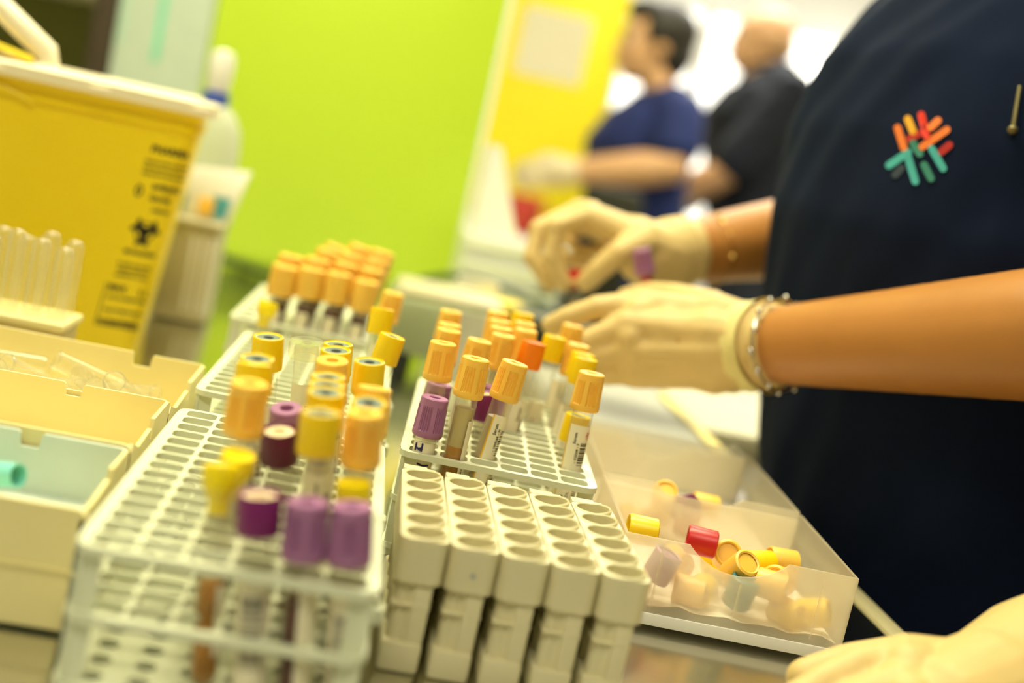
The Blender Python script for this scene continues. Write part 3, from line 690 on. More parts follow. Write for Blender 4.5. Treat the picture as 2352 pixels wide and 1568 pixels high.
cap_bin('second translucent cap bin, with two orange caps showing in its notch', .131, .295, BW, .0505, .006, .0655)
cap_bin('third translucent cap bin, next to the paper tray', .298, .345, BW, .0475, .005, .060)
def cap_shell(m):
    me = MB().lathe([(.0060, .0172), (.0070, .0178), (.0083, .0170), (.0085, .0010), (.0080, 0), (.0070, .0004), (.0066, .002), (.0064, .0165), (.0030, .0165), (.0, .0165)], 28).mesh('loose_cap', 40); me.materials.append(m); return me
def cap_disc(m):
    me = MB().lathe([(.0, .0158), (.0064, .0158)], 20).mesh('cap_disc', 40); me.materials.append(m); return me
CS = {k: cap_shell(MATS[k]) for k in ('light_orange_cap', 'yellow_cap', 'red_cap', 'dark_purple_cap', 'teal_cap', 'lavender_cap', 'deep_orange_cap')}
CDM = cap_disc(M_GREYST)
def loose(label, lx, ly, z, e, m, grp='loose caps in the nearest bin'):
    d = Euler(e).to_matrix() @ V((0, 0, 1)); s_ = .0088*math.sqrt(max(0, 1-d.y*d.y)); lo, hi = (.003, .125) if grp.endswith('nearest bin') else (.134, .292)
    mn, mx = ly+min(0, d.y*.0178)-s_, ly+max(0, d.y*.0178)+s_
    ly += max(0, lo-mn)-max(0, mx-hi)
    s_ = .0088*math.sqrt(max(0, 1-d.x*d.x)); lx += max(0, .0025-(lx+min(0, d.x*.0178)-s_))-max(0, lx+max(0, d.x*.0178)+s_-.131)
    p = BM @ V((lx, ly, z)); t = thing('tube_stopper', label, 'stopper', tuple(p), e, grp)
    obj('shell', CS[m], None, t); obj('inner_disc', CDM, None, t)
H_ = math.pi/2
loose('red cap lying on top behind the left side of the front notch', .045, .048, .0405, (H_, .1, 1.35), 'red_cap')
loose('orange cap with its open brown mouth facing the camera in the notch', .0735, .062, .030, (1.15, 0, -.25), OR)
loose('orange cap ring right in front of the open mouthed one', .0715, .030, .0290, (.75, .1, .2), OR)
loose('yellow cap beside the orange ring at the right of the notch', .083, .046, .0325, (1.5, .0, 1.9), YE)
loose('orange cap lying flat behind the right end of the notch', .100, .062, .0335, (H_, 0, 1.65), OR)
loose('yellow cap peeping over the left end of the front wall', .0075, .040, .0420, (H_, 0, 1.5), YE)
loose('purple cap pressed against the front wall at the left', .024, .013, .0230, (.1, .3, 0), 'lavender_cap')
loose('orange cap lying on its side against the front wall', .0375, .014, .0195, (H_, 0, 1.2), OR)
loose('dark teal cap behind the middle of the front wall', .0735, .016, .0170, (.2, .1, 0), 'teal_cap')
loose('yellow cap at the bottom right of the teal cap', .098, .014, .0180, (H_, 0, .6), YE)
loose('yellow cap at the right end of the nearest bin', .115, .018, .0180, (1.2, .3, .9), YE)
loose('orange cap above the teal cap in the nearest bin', .083, .018, .0320, (H_, .2, 1.1), OR)
loose('orange cap heaped at the right of the nearest bin', .103, .034, .0300, (1.3, .0, -.7), OR)
loose('yellow cap under the orange ring in the nearest bin', .058, .032, .0185, (H_, .0, -.5), YE)
loose('deep orange cap low at the left of the nearest bin', .012, .018, .0175, (1.4, .1, -.4), OR)
loose('orange cap low behind the red one', .044, .075, .0200, (H_, .2, .2), OR)
loose('yellow cap low at the back right of the nearest bin', .088, .085, .0185, (1.3, .2, -1.2), YE)
loose('yellow cap low in the middle of the nearest bin', .066, .090, .0190, (1.3, .2, 1.2), YE)
G2 = 'loose caps in the second bin'
loose('orange cap standing up at the left of the second notch', .048, .152, .0330, (.7, -.5, .2), OR, G2)
loose('orange cap lying in the right half of the second notch', .069, .160, .0350, (H_, .1, 1.5), OR, G2)
loose('dark purple cap between the two orange caps of the second notch', .0575, .148, .0300, (1.1, .2, .3), 'dark_purple_cap', G2)
loose('orange cap low against the left of the second front wall', .022, .150, .0200, (H_, .1, .7), OR, G2)
loose('orange cap under the purple one in the second bin', .052, .172, .0180, (H_, .1, -.7), OR, G2)
loose('red cap low behind the second front wall', .064, .1455, .0165, (.1, .1, 0), 'red_cap', G2)
# paper tray beyond the bins
t = thing('paper_tray', 'shallow tray of loose white papers behind the cap bins', 'tray', (.27, 1.18, .003))
part('tray_shell', MB().box(.185, .345, 1.02, 1.38, .003, .006).box(.185, .187, 1.02, 1.38, .006, .026).box(.343, .345, 1.02, 1.38, .006, .026).box(.187, .343, 1.02, 1.022, .006, .026).box(.187, .343, 1.378, 1.38, .006, .026), M_FROST, t)
sh_ = MB()
for k in range(9): sh_.box(.190+.002*(k % 3), .338-.002*(k % 2), 1.03+.003*(k % 2), 1.365-.004*(k % 3), .0065+.0024*k, .0084+.0024*k)
part('paper_stack', sh_, mat('cool_white_paper', (172, 172, 160), .75), t)
t = thing('ruler', 'yellow ruler lying on the papers behind the cap bins', 'ruler', tuple((aty(1530, 900, 1.30)+aty(1665, 1055, 1.03))/2))
a_, b_ = aty(1528, 892, 1.30), aty(1668, 1060, 1.03); a_.z = b_.z = .0290
d_ = (b_-a_); n__ = V((-d_.y, d_.x, 0)).normalized()*.0062
rl = MB(); rl.add([a_-n__, b_-n__, b_+n__, a_+n__]+[p+V((0, 0, .002)) for p in (a_-n__, b_-n__, b_+n__, a_+n__)], [(3, 2, 1, 0), (4, 5, 6, 7), (0, 1, 5, 4), (1, 2, 6, 5), (2, 3, 7, 6), (3, 0, 4, 7)])
part('blade', rl, mat('yellow_ruler', (236, 216, 60), .45), t)
tk = MB()
for k in range(1, 24):
    p = a_+d_*(k/24); q = n__*(.9 if k % 5 else .4); tk.add([p+n__+V((0, 0, .00205)), p+q*.5+V((0, 0, .00205)), p+q*.5+d_.normalized()*.0006+V((0, 0, .00205)), p+n__+d_.normalized()*.0006+V((0, 0, .00205))], [(0, 1, 2, 3)])
part('tick_marks', tk, M_INK, t, 0)
t = thing('side_table', 'white side table standing beyond the technician in navy scrubs', 'table', (.72, 1.62, -.9))
part('table_top', MB().box(.385, 1.05, 1.30, 2.0, -.03, .004, .004), mat('cream_table_laminate', (190, 184, 146), .5), t)
for x in (.42, 1.01):
    for y in (1.34, 1.96): part('leg', MB().box(x-.018, x+.018, y-.018, y+.018, -.9, -.03), M_STEEL, t)

# ---------------------------------------------------------------- yellow sharps bin
t = thing('sharps_bin', 'large yellow sharps bin with a cream lid and black biohazard print', 'bin', (-.1575, 1.082, 0))
def rr3(x0, x1, y0, y1, r, z, seg=6): return [(x, y, z) for x, y in [(p[0], p[1]) for p in rrect((x0+x1)/2, (y0+y1)/2, (x1-x0)/2, (y1-y0)/2, r, seg)]]
bx = lambda f: rr3(-.465+.018*(1-f), -.1575-.0245*(1-f), 1.082+.016*(1-f), 1.315-.016*(1-f), .016, .0032+.219*f)
part('bin_body', MB().rings([bx(0), bx(.02), bx(.5), bx(.93), bx(1.0)]), M_SHARPS, t)
part('rim_band', MB().rings([rr3(-.468, -.1565, 1.079, 1.318, .017, z) for z in (.205, .2055, .2080, .2085)], cap=False), M_SHARPS, t)
part('lid', MB().rings([rr3(-.476, -.1500, 1.071, 1.326, .02, .2195), rr3(-.478, -.148, 1.069, 1.328, .02, .221), rr3(-.478, -.148, 1.069, 1.328, .02, .2295), rr3(-.475, -.151, 1.072, 1.325, .02, .2315), rr3(-.462, -.164, 1.085, 1.312, .02, .2325), rr3(-.458, -.168, 1.089, 1.308, .02, .2350)]), M_LID, t)
for k in range(4):
    part('lid_clip', MB().box(-.168-.082*k, -.152-.082*k, 1.0665, 1.0695, .2200, .2265, .001), M_LID, t)
hd = MB(); hp = [V((-.2885, 1.10, .236)), V((-.2895, 1.10, .244)), V((-.335, 1.10, .276)), V((-.395, 1.10, .290)), V((-.44, 1.10, .244)), V((-.441, 1.10, .236))]
hd.chain(hp, [.0095]*6, 16, squash=(V((0, 1, 0)), 1.2)); part('handle', hd, M_LID, t)
part('hinge_strap', MB().chain([V((-.30, 1.086, .236)), V((-.335, 1.086, .243)), V((-.40, 1.09, .246))], [.003]*3, 8), M_SHARPS, t)
part('seal_strip', MB().chain([V((-.292, 1.078, .203)), V((-.315, 1.078, .2105)), V((-.34, 1.079, .212))], [.0014]*3, 8), M_PLUG, t)
# black print on the front face: placed on the sloping face by height and distance from the corner
def bin_pt(u, z):                                 # u metres left of the right edge
    u = max(.0015, (u-.0275)*1.08+.0205); z = (z-.1075)*1.16+.115
    f = (z-.0032)/.219; return V((-.1575-.0245*(1-f)-u, 1.082+.016*(1-f)-.0004, z))
pr = MB()
def ptext(s, size, u, z, bold=.0):
    vs, fs = text_verts(s, size, bold, 1.0); pr.add([bin_pt(u-x, z+y) for x, y in vs], fs)
def pbar(u0, u1, z0, z1): pr.add([bin_pt(u0, z0), bin_pt(u1, z0), bin_pt(u1, z1), bin_pt(u0, z1)], [(0, 1, 2, 3)])
ptext('PHARMA', .0072, .0400, .1660, .0003)
rd = random.Random(3)
def scribble(u0, u1, z, h, seed):                 # lines too small to read: short strokes of letter size
    r2 = random.Random(seed); u = u0
    while u > u1:
        w = r2.uniform(.0006, .0014); pbar(u, u-w, z+r2.uniform(0, h*.3), z+h*r2.uniform(.75, 1)); u -= w+r2.uniform(.0004, .0009)
for k in range(3): scribble(.042, .006, .1575-.0045*k, .0028, k)
ptext('0', .0125, .0435, .1325, .0002); scribble(.031, .012, .1385, .006, 7); scribble(.031, .016, .1300, .006, 8); scribble(.027, .014, .1225, .004, 9)
# biohazard trefoil
def ringarc(cx, cz, r0, r1, a0, a1, n=18):
    vs = [];
    for k in range(n+1):
        a = math.radians(a0+(a1-a0)*k/n)
        for r in (r0, r1): vs.append(bin_pt(.0275-(cx+r*math.cos(a)), cz+r*math.sin(a)))
    pr.add(vs, [(2*k, 2*k+2, 2*k+3, 2*k+1) for k in range(n)])
for q in (90, 210, 330):
    a = math.radians(q); cx, cz = .0056*math.cos(a), .1075+.0056*math.sin(a)
    ringarc(cx, cz, .0046, .0078, q+58, q+302)
ringarc(0, .1075, .0064, .0076, 0, 360, 30)
ptext('BIOHAZARD', .0042, .0385, .0900, .0002)
for k in range(3): scribble(.040, .016, .0800-.0042*k, .0028, 20+k)
ptext('MAX', .0062, .0420, .0610, .0003); ptext('9 L', .0058, .0190, .0600, .0001)
for z in (.0600, .0500, .0400): scribble(.041, .012, z-.006, .0034, int(z*1000))
pbar(.0445, .0105, .0335, .0345); pbar(.0445, .0437, .0335, .0660); scribble(.043, .012, .0355, .0040, 77)
o = part('black_print', pr, M_INK, t, 0)
t.rotation_euler = (0, 0, math.radians(7.5))

# ---------------------------------------------------------------- things between the bin and the lime panel
def pbox(name, label, cat, px, Y, w, d, z0, z1, m, parts=(), bev=.004, yaw=0, group=None):
    c = aty(px, 600, Y); t = thing(name, label, cat, (c.x, Y, z0), (0, 0, yaw), group)
    obj('body', MB().box(-w/2, w/2, 0, d, 0, z1-z0, bev), m, t)
    for nm, b, mm in parts: obj(nm, b, mm, t)
    return t
M_GREYP = mat('warm_grey_plastic', (186, 178, 140), .5, var=.05)
# grey ribbed tube holder
HY = 1.345; hc = aty(415, 700, HY)
t = thing('tube_holder', 'grey ribbed plastic tube holder behind the yellow bin', 'holder', (hc.x, HY+.03, 0))
part('holder_body', MB().box(hc.x-.032, hc.x+.026, HY, HY+.075, .0005, .104, .004), M_GREYP, t)
for k in range(6): part('rib', MB().box(hc.x-.030+.010*k, hc.x-.0265+.010*k, HY-.0022, HY+.0005, .012, .094, .0008), M_WHITE if k > 2 else M_GREYP, t)
part('rim', MB().box(hc.x-.034, hc.x+.028, HY-.003, HY+.078,   .103, .109, .0015), M_GREYP, t)
T_ = aty(478, 455, HY+.03)
tube('amber capped tube standing in the grey ribbed holder', None, 0, 0, 0, 0, 'smooth', 'light_orange_cap', [('serum', 0, .6, M_GEL)], dict(z=(.1, .9), a=(-1.5, 1.5)), T=T_, hole_pt=V((T_.x-.001, T_.y, .106)), floor=.075, group=None)
# wash bottle
WY = 1.50; wc = aty(462, 420, WY)
M_BOTT = frosted_mat('milky_bottle_plastic', (238, 240, 220), .35, .3, .15)
t = thing('wash_bottle', 'milky plastic bottle with white nozzle and blue collar by the lime panel', 'bottle', (wc.x, WY, 0))
nz = aty(492, 215, WY)
part('bottle_body', MB().lathe([(.0, .0005), (.034, .0005), (.037, .004), (.037, .180), (.034, .205), (.024, .224), (.013, .232), (.0, .232)], 32, Matrix.Translation((wc.x, WY, 0))), M_BOTT, t)
part('collar', MB().lathe([(.0, .230), (.015, .230), (.015, .245), (.0, .245)], 24, Matrix.Translation((wc.x, WY, 0))), mat('blue_collar', (60, 90, 190), .4), t)
part('nozzle', MB().lathe([(.0, .245), (.011, .245), (.013, .253), (.0145, .280), (.012, .291), (.0, .295)], 24, Matrix.Translation((wc.x, WY, 0))), M_WHITE, t)
part('paper_label', cyl_patch(MB(), .0374, .03, .12, -1.2, 1.2, 16).mesh('lbl'), M_WHITE, t).matrix_local @= Matrix.Translation((wc.x, WY, 0))
# package lying across the holder
t = thing('wipes_package', 'white and light blue wipes package resting on the grey ribbed holder', 'package', (hc.x+.02, HY+.05, .1095))
kb = MB(); kx = hc.x-.016; kb.rings([[V((kx-.030+.0, HY+.045, .1095)), V((kx+.044, HY+.045, .1095)), V((kx+.044, HY+.066, .1095)), V((kx-.030, HY+.066, .1095))], [V((kx-.026, HY+.040, .135)), V((kx+.050, HY+.040, .138)), V((kx+.050, HY+.070, .138)), V((kx-.026, HY+.070, .135))], [V((kx-.020, HY+.050, .160)), V((kx+.058, HY+.050, .168)), V((kx+.058, HY+.060, .168)), V((kx-.020, HY+.060, .160))]])
part('pouch', kb, M_WHITE, t)
part('blue_print', MB().add([V((kx+.020, HY+.0438, .112)), V((kx+.040, HY+.0438, .112)), V((kx+.044, HY+.0392, .136)), V((kx+.024, HY+.0392, .136))], [(0, 1, 2, 3)]), mat('sky_blue_print', (96, 196, 226), .6), t)
part('blue_print', MB().add([V((kx-.024, HY+.0438, .112)), V((kx-.004, HY+.0438, .112)), V((kx-.002, HY+.0392, .132)), V((kx-.020, HY+.0392, .134))], [(0, 1, 2, 3)]), mat('grey_blue_print', (150, 190, 200), .6), t)
# ---------------------------------------------------------------- panels and equipment at the far end of the bench
t = thing('partition_panel', 'large plain lime green partition standing at the end of the bench', 'panel', (-.08, 2.06, 0))
part('panel_sheet', MB().box(-.31, .134, 2.045, 2.062, -.30, 1.25, .001), M_LIMEPANEL, t)
part('white_edge', MB().box(.134, .142, 2.043, 2.064, -.30, 1.25, .001), M_WHITE, t)
for x in (-.25, .08): part('foot_bracket', MB().box(x-.015, x+.015, 2.062, 2.12, -.30, -.25), M_STEEL, t)
M_FRIDGE = mat('pale_grey_green_enamel', (186, 200, 178), .4, var=.03)
t = thing('instrument_cabinet', 'pale grey green cabinet with a teal stripe, left of the lime partition', 'cabinet', (-.40, 2.25, -.9))
part('cabinet_door', MB().box(-.455, -.312, 2.045, 2.40, -.9, 1.1, .004), M_FRIDGE, t)
part('teal_stripe', MB().box(-.394, -.384, 2.0435, 2.0452, .275, .60), mat('teal_stripe_paint', (110, 210, 170), .5), t)
part('teal_mark', MB().box(-.447, -.443, 2.0435, 2.0452, .29, .45), mat('faint_teal_paint', (160, 212, 186), .5), t)
part('side_post', MB().box(-.492, -.457, 2.042, 2.10, -.9, 1.1, .003), mat('dark_brown_post', (58, 46, 24), .5), t)
M_OLIVE = mat('olive_cabinet_paint', (116, 116, 40), .6, var=.15, scale=3)
t = thing('wall_cupboard', 'open olive cupboard with a white shelf, behind the sharps bin', 'cupboard', (-.85, 2.2, -.9))
part('back_panel', MB().box(-1.25, -.495, 2.38, 2.40, -.9, 1.1), M_OLIVE, t)
part('side_panel', MB().box(-1.27, -1.25, 2.05, 2.40, -.9, 1.1), M_OLIVE, t)
part('shelf', MB().box(-1.25, -.495, 2.08, 2.38, .355, .376, .002), M_LID, t)
part('lower_shelf', MB().box(-1.25, -.495, 2.08, 2.38, .05, .07, .002), M_OLIVE, t)
t = thing('white_carton', 'white carton on the cupboard shelf next to the brown post', 'carton', (-.53, 2.2, .376))
obj('carton_body', MB().box(-.035, .03, -.1, .1, 0, .09, .003), M_WHITE, t); obj('carton_flap', MB().box(-.03, .025, -.095, .095, .09, .092), M_LID, t)
# cables along the foot of the lime partition
M_CABLE = mat('dark_cable', (40, 62, 30), .5)
def cable(label, pts, r):
    pts = [V((p.x, p.y, max(p.z, r+.0012))) for p in pts]
    t = thing('cable', label, 'cable', tuple(pts[0])); part('sheath', MB().chain(pts, [r]*len(pts), 8, sub=4), M_CABLE, t)
    part('strain_relief', MB().chain([pts[-1], pts[-1]+(pts[-1]-pts[-2]).normalized()*.03], [r*1.6, r*1.2], 8), M_CABLE, t)
cable('dark green cable sagging from the bottle side toward the far rack', [aty(512, 590, 1.9), aty(545, 612, 1.9), aty(600, 632, 1.85), aty(650, 650, 1.8)], .006)
cable('dark cable curving along the bottom of the lime partition to the right', [aty(900, 672, 1.72), aty(960, 645, 1.71), aty(1040, 634, 1.70), aty(1120, 648, 1.69), aty(1240, 700, 1.67)], .005)
# grey instrument with a black foot, and small things behind the focused rack
M_INSTR = mat('grey_instrument_green_reflection', (150, 158, 116), .5, var=.05)  # grey housing; the green it reflects is mixed into this colour
c = aty(1000, 760, 1.30)
t = thing('benchtop_mixer', 'low grey benchtop mixer coloured with a green reflection, black feet, behind the focused rack', 'instrument', (c.x, 1.34, 0))
part('housing', MB().box(c.x-.052, c.x+.075, 1.30, 1.46, .018, .078, .008), M_INSTR, t)
part('top_platform', MB().box(c.x-.045, c.x+.068, 1.31, 1.45, .078, .086, .003), M_GREYP, t)
for x in (-.035, .055):
    for y in (1.315, 1.44): part('black_foot', MB().lathe([(.0, .0005), (.016, .0005), (.016, .018), (.0, .018)], 16, Matrix.Translation((c.x+x, y, 0))), M_DARKST, t)
part('control_knob', MB().lathe([(.0, .0), (.008, .0), (.007, .008), (.0, .008)], 16, Matrix.Translation((c.x+.03, 1.30, .045)) @ Matrix.Rotation(math.pi/2, 4, 'X')), M_DARKST, t)
M_PALE = mat('pale_green_white_plastic', (224, 230, 196), .5, var=.04)
c = aty(1150, 600, 1.75)
t = thing('paper_tray_tower', 'pale stacked letter trays right of the lime partition', 'trays', (c.x, 1.8, 0))
for k in range(4):
    z = .018+.030*k
    part('tray_shelf', MB().box(c.x-.055, c.x+.085, 1.74, 1.94, z, z+.005, .001), M_PALE, t)
    part('tray_lip', MB().box(c.x-.055, c.x+.085, 1.738, 1.742, z, z+.018, .001), M_PALE, t)
for x in (-.054, .082): part('side_rail', MB().box(c.x+x, c.x+x+.003, 1.74, 1.94, .0005, .128), M_PALE, t)
c2 = aty(1140, 450, 1.9)
t = thing('paper_stand', 'white leaning folder stand beside the lime partition', 'stand', (c2.x, 1.86, .13))
part('folder', MB().prism([(-.030, 0), (.036, 0), (-.012, .125), (-.028, .128)], 0, .05, Matrix.Translation((c2.x, 1.88, .131)) @ Matrix.Rotation(math.pi/2, 4, 'X')), M_WHITE, t)
part('folder_spine', MB().box(c2.x-.033, c2.x-.029, 1.83, 1.88, .131, .255), M_PALE, t)
c = aty(1150, 700, 1.50)
t = thing('carton', 'small bright yellow carton behind the focused rack', 'carton', (c.x, 1.5, 0))
part('carton_body', MB().box(c.x-.020, c.x+.026, 1.49, 1.54, .0005, .070, .002), mat('soft_yellow_card', (250, 226, 60), .6), t)
part('carton_lid', MB().box(c.x-.021, c.x+.027, 1.489, 1.541, .062, .072, .001), mat('soft_yellow_lid', (248, 220, 70), .6), t)
c = aty(1088, 705, 1.56)
t = thing('paper_cup', 'pale cream paper cup left of the small yellow carton', 'cup', (c.x, 1.56, 0))
part('cup_wall', MB().lathe([(.0, .0005), (.020, .0005), (.026, .085), (.0245, .085), (.019, .003), (.0, .003)], 24, Matrix.Translation((c.x, 1.56, 0))), mat('cream_cup', (244, 240, 200), .6), t)
part('cup_rim', MB().lathe([(.0245, .0835), (.0268, .0835), (.0268, .0865), (.0245, .0865)], 24, Matrix.Translation((c.x, 1.56, 0)), close=True), M_WHITE, t)
c = aty(1232, 720, 1.42)
t = thing('barcode_scanner', 'dark olive box shaped scanner behind the fingers of the near glove', 'scanner', (c.x, 1.42, 0))
part('scanner_body', MB().box(c.x-.024, c.x+.05, 1.40, 1.47, .0005, .075, .005), mat('dark_olive_plastic', (62, 64, 34), .5), t)
part('scanner_window', MB().box(c.x-.014, c.x+.04, 1.3985, 1.4002, .03, .06), M_DARKST, t)
c = aty(1085, 790, 1.20)
t = thing('paper_note', 'pale grey paper card propped between mixer and focused rack', 'card', (c.x, 1.2, 0))
part('card', MB().box(c.x-.022, c.x+.028, 1.205, 1.2075, .0005, .088), mat('grey_card', (204, 204, 176), .7), t); part('card_fold', MB().box(c.x-.022, c.x+.028, 1.2075, 1.235, .0005, .002), mat('grey_card_fold', (204, 204, 176), .7), t)

# ---------------------------------------------------------------- far bench, yellow panel
t = thing('yellow_partition', 'bright yellow partition behind the woman, with a white notice on it', 'panel', (.5, 4.25, -.9))
part('panel_sheet', MB().box(.28, .672, 4.20, 4.22, -.5, 1.3, .001), M_YPANEL, t)
part('white_post', MB().box(.255, .28, 4.19, 4.23, -.9, 1.3, .002), M_WHITE, t)
part('white_post', MB().box(.672, .68, 4.19, 4.23, -.9, 1.3, .002), M_WHITE, t)
part('notice', MB().box(.335, .560, 4.1965, 4.1995, .535, .755), M_PAPER, t)
t = thing('far_bench', 'pale work counter in front of the woman in the navy shirt', 'bench', (.35, 3.45, -.9))
part('counter_top', MB().box(.05, .50, 2.97, 4.15, .02, .06, .004), M_WHITE, t); part('counter_base', MB().box(.08, .47, 2.95, 4.1, -.9, .02), M_WALL, t)
c = aty(1215, 470, 3.35)
t = thing('red_rack', 'blurred red tube rack under the gloved hands of the woman', 'rack', (c.x, 3.35, .06))
part('rack_block', MB().box(c.x-.05, c.x+.045, 3.33, 3.43, .0605, .165, .004), mat('red_rack_plastic', (190, 60, 48), .5), t)
for k in range(3): part('well', MB().lathe([(.0, .166), (.011, .166), (.011, .1655), (.0, .1655)], 14, Matrix.Translation((c.x-.032+.03*k, 3.36, 0))), M_DARKST, t)
c = aty(1282, 475, 3.3)
t = thing('yellow_tub', 'small blurred yellow tub right of the red rack', 'tub', (c.x, 3.3, .06))
part('tub_wall', MB().lathe([(.0, .0605), (.036, .0605), (.046, .150), (.043, .150), (.034, .064), (.0, .064)], 24, Matrix.Translation((c.x, 3.3, 0))), mat('mustard_plastic', (222, 190, 20), .5), t)
part('tub_rim', MB().lathe([(.043, .147), (.048, .147), (.048, .152), (.043, .152)], 24, Matrix.Translation((c.x, 3.3, 0)), close=True), M_YPANEL, t)
t = thing('office_chair', 'dark chair back below the forearm of the woman', 'chair', (.66, 2.92, -.9))
part('backrest', MB().box(aty(1335, 470, 2.9).x, aty(1478, 470, 2.9).x, 2.89, 2.94, -.10, aty(1400, 428, 2.9).z, .02), mat('dark_olive_fabric', (40, 38, 20), .8, bump=.2), t)
part('seat', MB().box(.52, .80, 2.94, 3.26, -.42, -.36, .02), mat('dark_seat_fabric', (40, 38, 24), .8), t)
part('back_post', MB().box(.560, .590, 2.925, 2.955, -.40, -.05), M_DARKST, t); part('gas_column', MB().lathe([(.0, -.82), (.025, -.82), (.025, -.42), (.0, -.42)], 14, Matrix.Translation((.66, 3.10, 0))), M_STEEL, t)
for k in range(5):
    a = 2*math.pi*k/5; part('leg', MB().chain([V((.66, 3.10, -.82)), V((.66+.20*math.cos(a), 3.10+.20*math.sin(a), -.872))], [.02, .014], 8), M_DARKST, t)
    part('caster', MB().ell((.66+.20*math.cos(a), 3.10+.20*math.sin(a), -.876), (.024, .024, .024), n=10, k=6), M_DARKST, t)

# ---------------------------------------------------------------- people
M_SKIN1 = mat('tan_skin', (184, 124, 56), .45, var=.06, scale=18, bump=.05, bscale=500, sss=.06)
M_SKIN2 = mat('fair_skin', (214, 164, 116), .5, var=.05, scale=14, sss=.05)
M_SCRUB = mat('navy_scrub_cloth', (16, 26, 48), .95, var=.12, scale=14, bump=.5, bscale=16, spec=.12)
M_NAVYT = mat('navy_blue_shirt', (22, 38, 98), .85, var=.1, scale=10, bump=.25, bscale=20)
M_BLACKT = mat('black_navy_shirt', (8, 15, 30), .9, var=.1, scale=10, bump=.25, bscale=20)
M_TROU = mat('dark_trousers', (28, 32, 46), .85, var=.1)
M_SHOE = mat('black_shoe', (26, 26, 28), .5)
M_GLOVE = mat('cream_latex_glove', (216, 187, 120), .55, var=.04, scale=40, bump=.25, bscale=120, sss=.06)
M_CUFF = mat('pale_cuff_latex', (226, 212, 140), .55, var=.05, scale=60, bump=.2, bscale=150)
M_GLOVEW = mat('pale_glove', (232, 214, 176), .6, var=.04)
M_HAIRD = mat('dark_brown_hair', (30, 24, 10), .6, var=.25, scale=60, bump=.4, bscale=160)
M_HAIRG = mat('grey_stubble_hair', (176, 140, 96), .7, var=.2, scale=80)
M_LIPS = mat('lips', (150, 70, 60), .5); M_EYE = mat('eye_white', (232, 228, 220), .3); M_IRIS = mat('dark_iris', (40, 26, 16), .3)
M_GOLD = mat('gold_metal', (206, 170, 90), .25, metal=1.0); M_BRASS = mat('dull_brass', (120, 110, 70), .45, metal=.6); M_SILV = mat('silver_metal', (200, 196, 186), .2, metal=1.0)

def torso_rings(secs, face, grow=0.0, n=28, pw=2.4):
    """secs: (z, cx, cy, half depth, half width) lower to upper; face: unit vector the chest looks along"""
    f = V((face.x, face.y, 0)).normalized(); l = V((-f.y, f.x, 0)); R = []
    for z, cx, cy, d, w in secs:
        ring = []
        for k in range(n):
            a = 2*math.pi*k/n; ca, sa = math.cos(a), math.sin(a)
            u = math.copysign(abs(ca)**(2/pw), ca)*(d+grow); v = math.copysign(abs(sa)**(2/pw), sa)*(w+grow)
            ring.append(V((cx, cy, z))+f*u+l*v)
        R.append(ring)
    return R
def head_mb(b, c, f, s=1.0):
    """c: centre of the skull between the ears, f: where the face looks"""
    f = f.normalized(); l = V((0, 0, 1)).cross(f).normalized(); u = f.cross(l); M = Matrix((f, l, u)).transposed()
    e = lambda p, r: b.ell(c+M @ (V(p)*s), V(r)*s, M)
    e((-.012, 0, .028), (.096, .076, .086)); e((.030, 0, -.040), (.062, .056, .064)); e((.046, 0, -.078), (.036, .034, .030)); e((.058, 0, .030), (.034, .058, .036))
    e((.052, .038, -.016), (.030, .022, .026)); e((.052, -.038, -.016), (.030, .022, .026))
    b.chain([c+M @ (V(p)*s) for p in ((.084, 0, .016), (.097, 0, -.012), (.100, 0, -.024))], [.008*s, .0095*s, .0115*s], 10)
    e((.092, 0, -.056), (.014, .024, .008)); e((.088, 0, -.066), (.014, .020, .007))
    for sd in (1, -1):
        b.ell(c+M @ (V((-.005, .077*sd, -.004))*s), V((.016, .007, .029))*s, M @ Matrix.Rotation(.2, 3, 'Y'), n=12, k=8)
    return M
def face_parts(root, c, M, s, brow):
    for sd in (1, -1):
        eb = MB().ell(c+M @ (V((.0725, .031*sd, .006))*s), V((.0105, .013, .0095))*s, M, n=12, k=8)
        e = obj('eye', eb, M_EYE, root); obj('iris', MB().ell(c+M @ (V((.0812, .032*sd, .005))*s), V((.0028, .0055, .0055))*s, M, n=10, k=6), M_IRIS, e)
        obj('eyebrow', MB().chain([c+M @ (V(p)*s) for p in ((.0885, .014*sd, .026), (.0855, .034*sd, .030), (.075, .050*sd, .026))], [.003*s, .0036*s, .002*s], 8), brow, root)
    obj('lips', MB().chain([c+M @ (V(p)*s) for p in ((.0925, .021, -.060), (.1005, 0, -.059), (.0925, -.021, -.060))], [.0025*s, .0052*s, .0025*s], 8), M_LIPS, root)

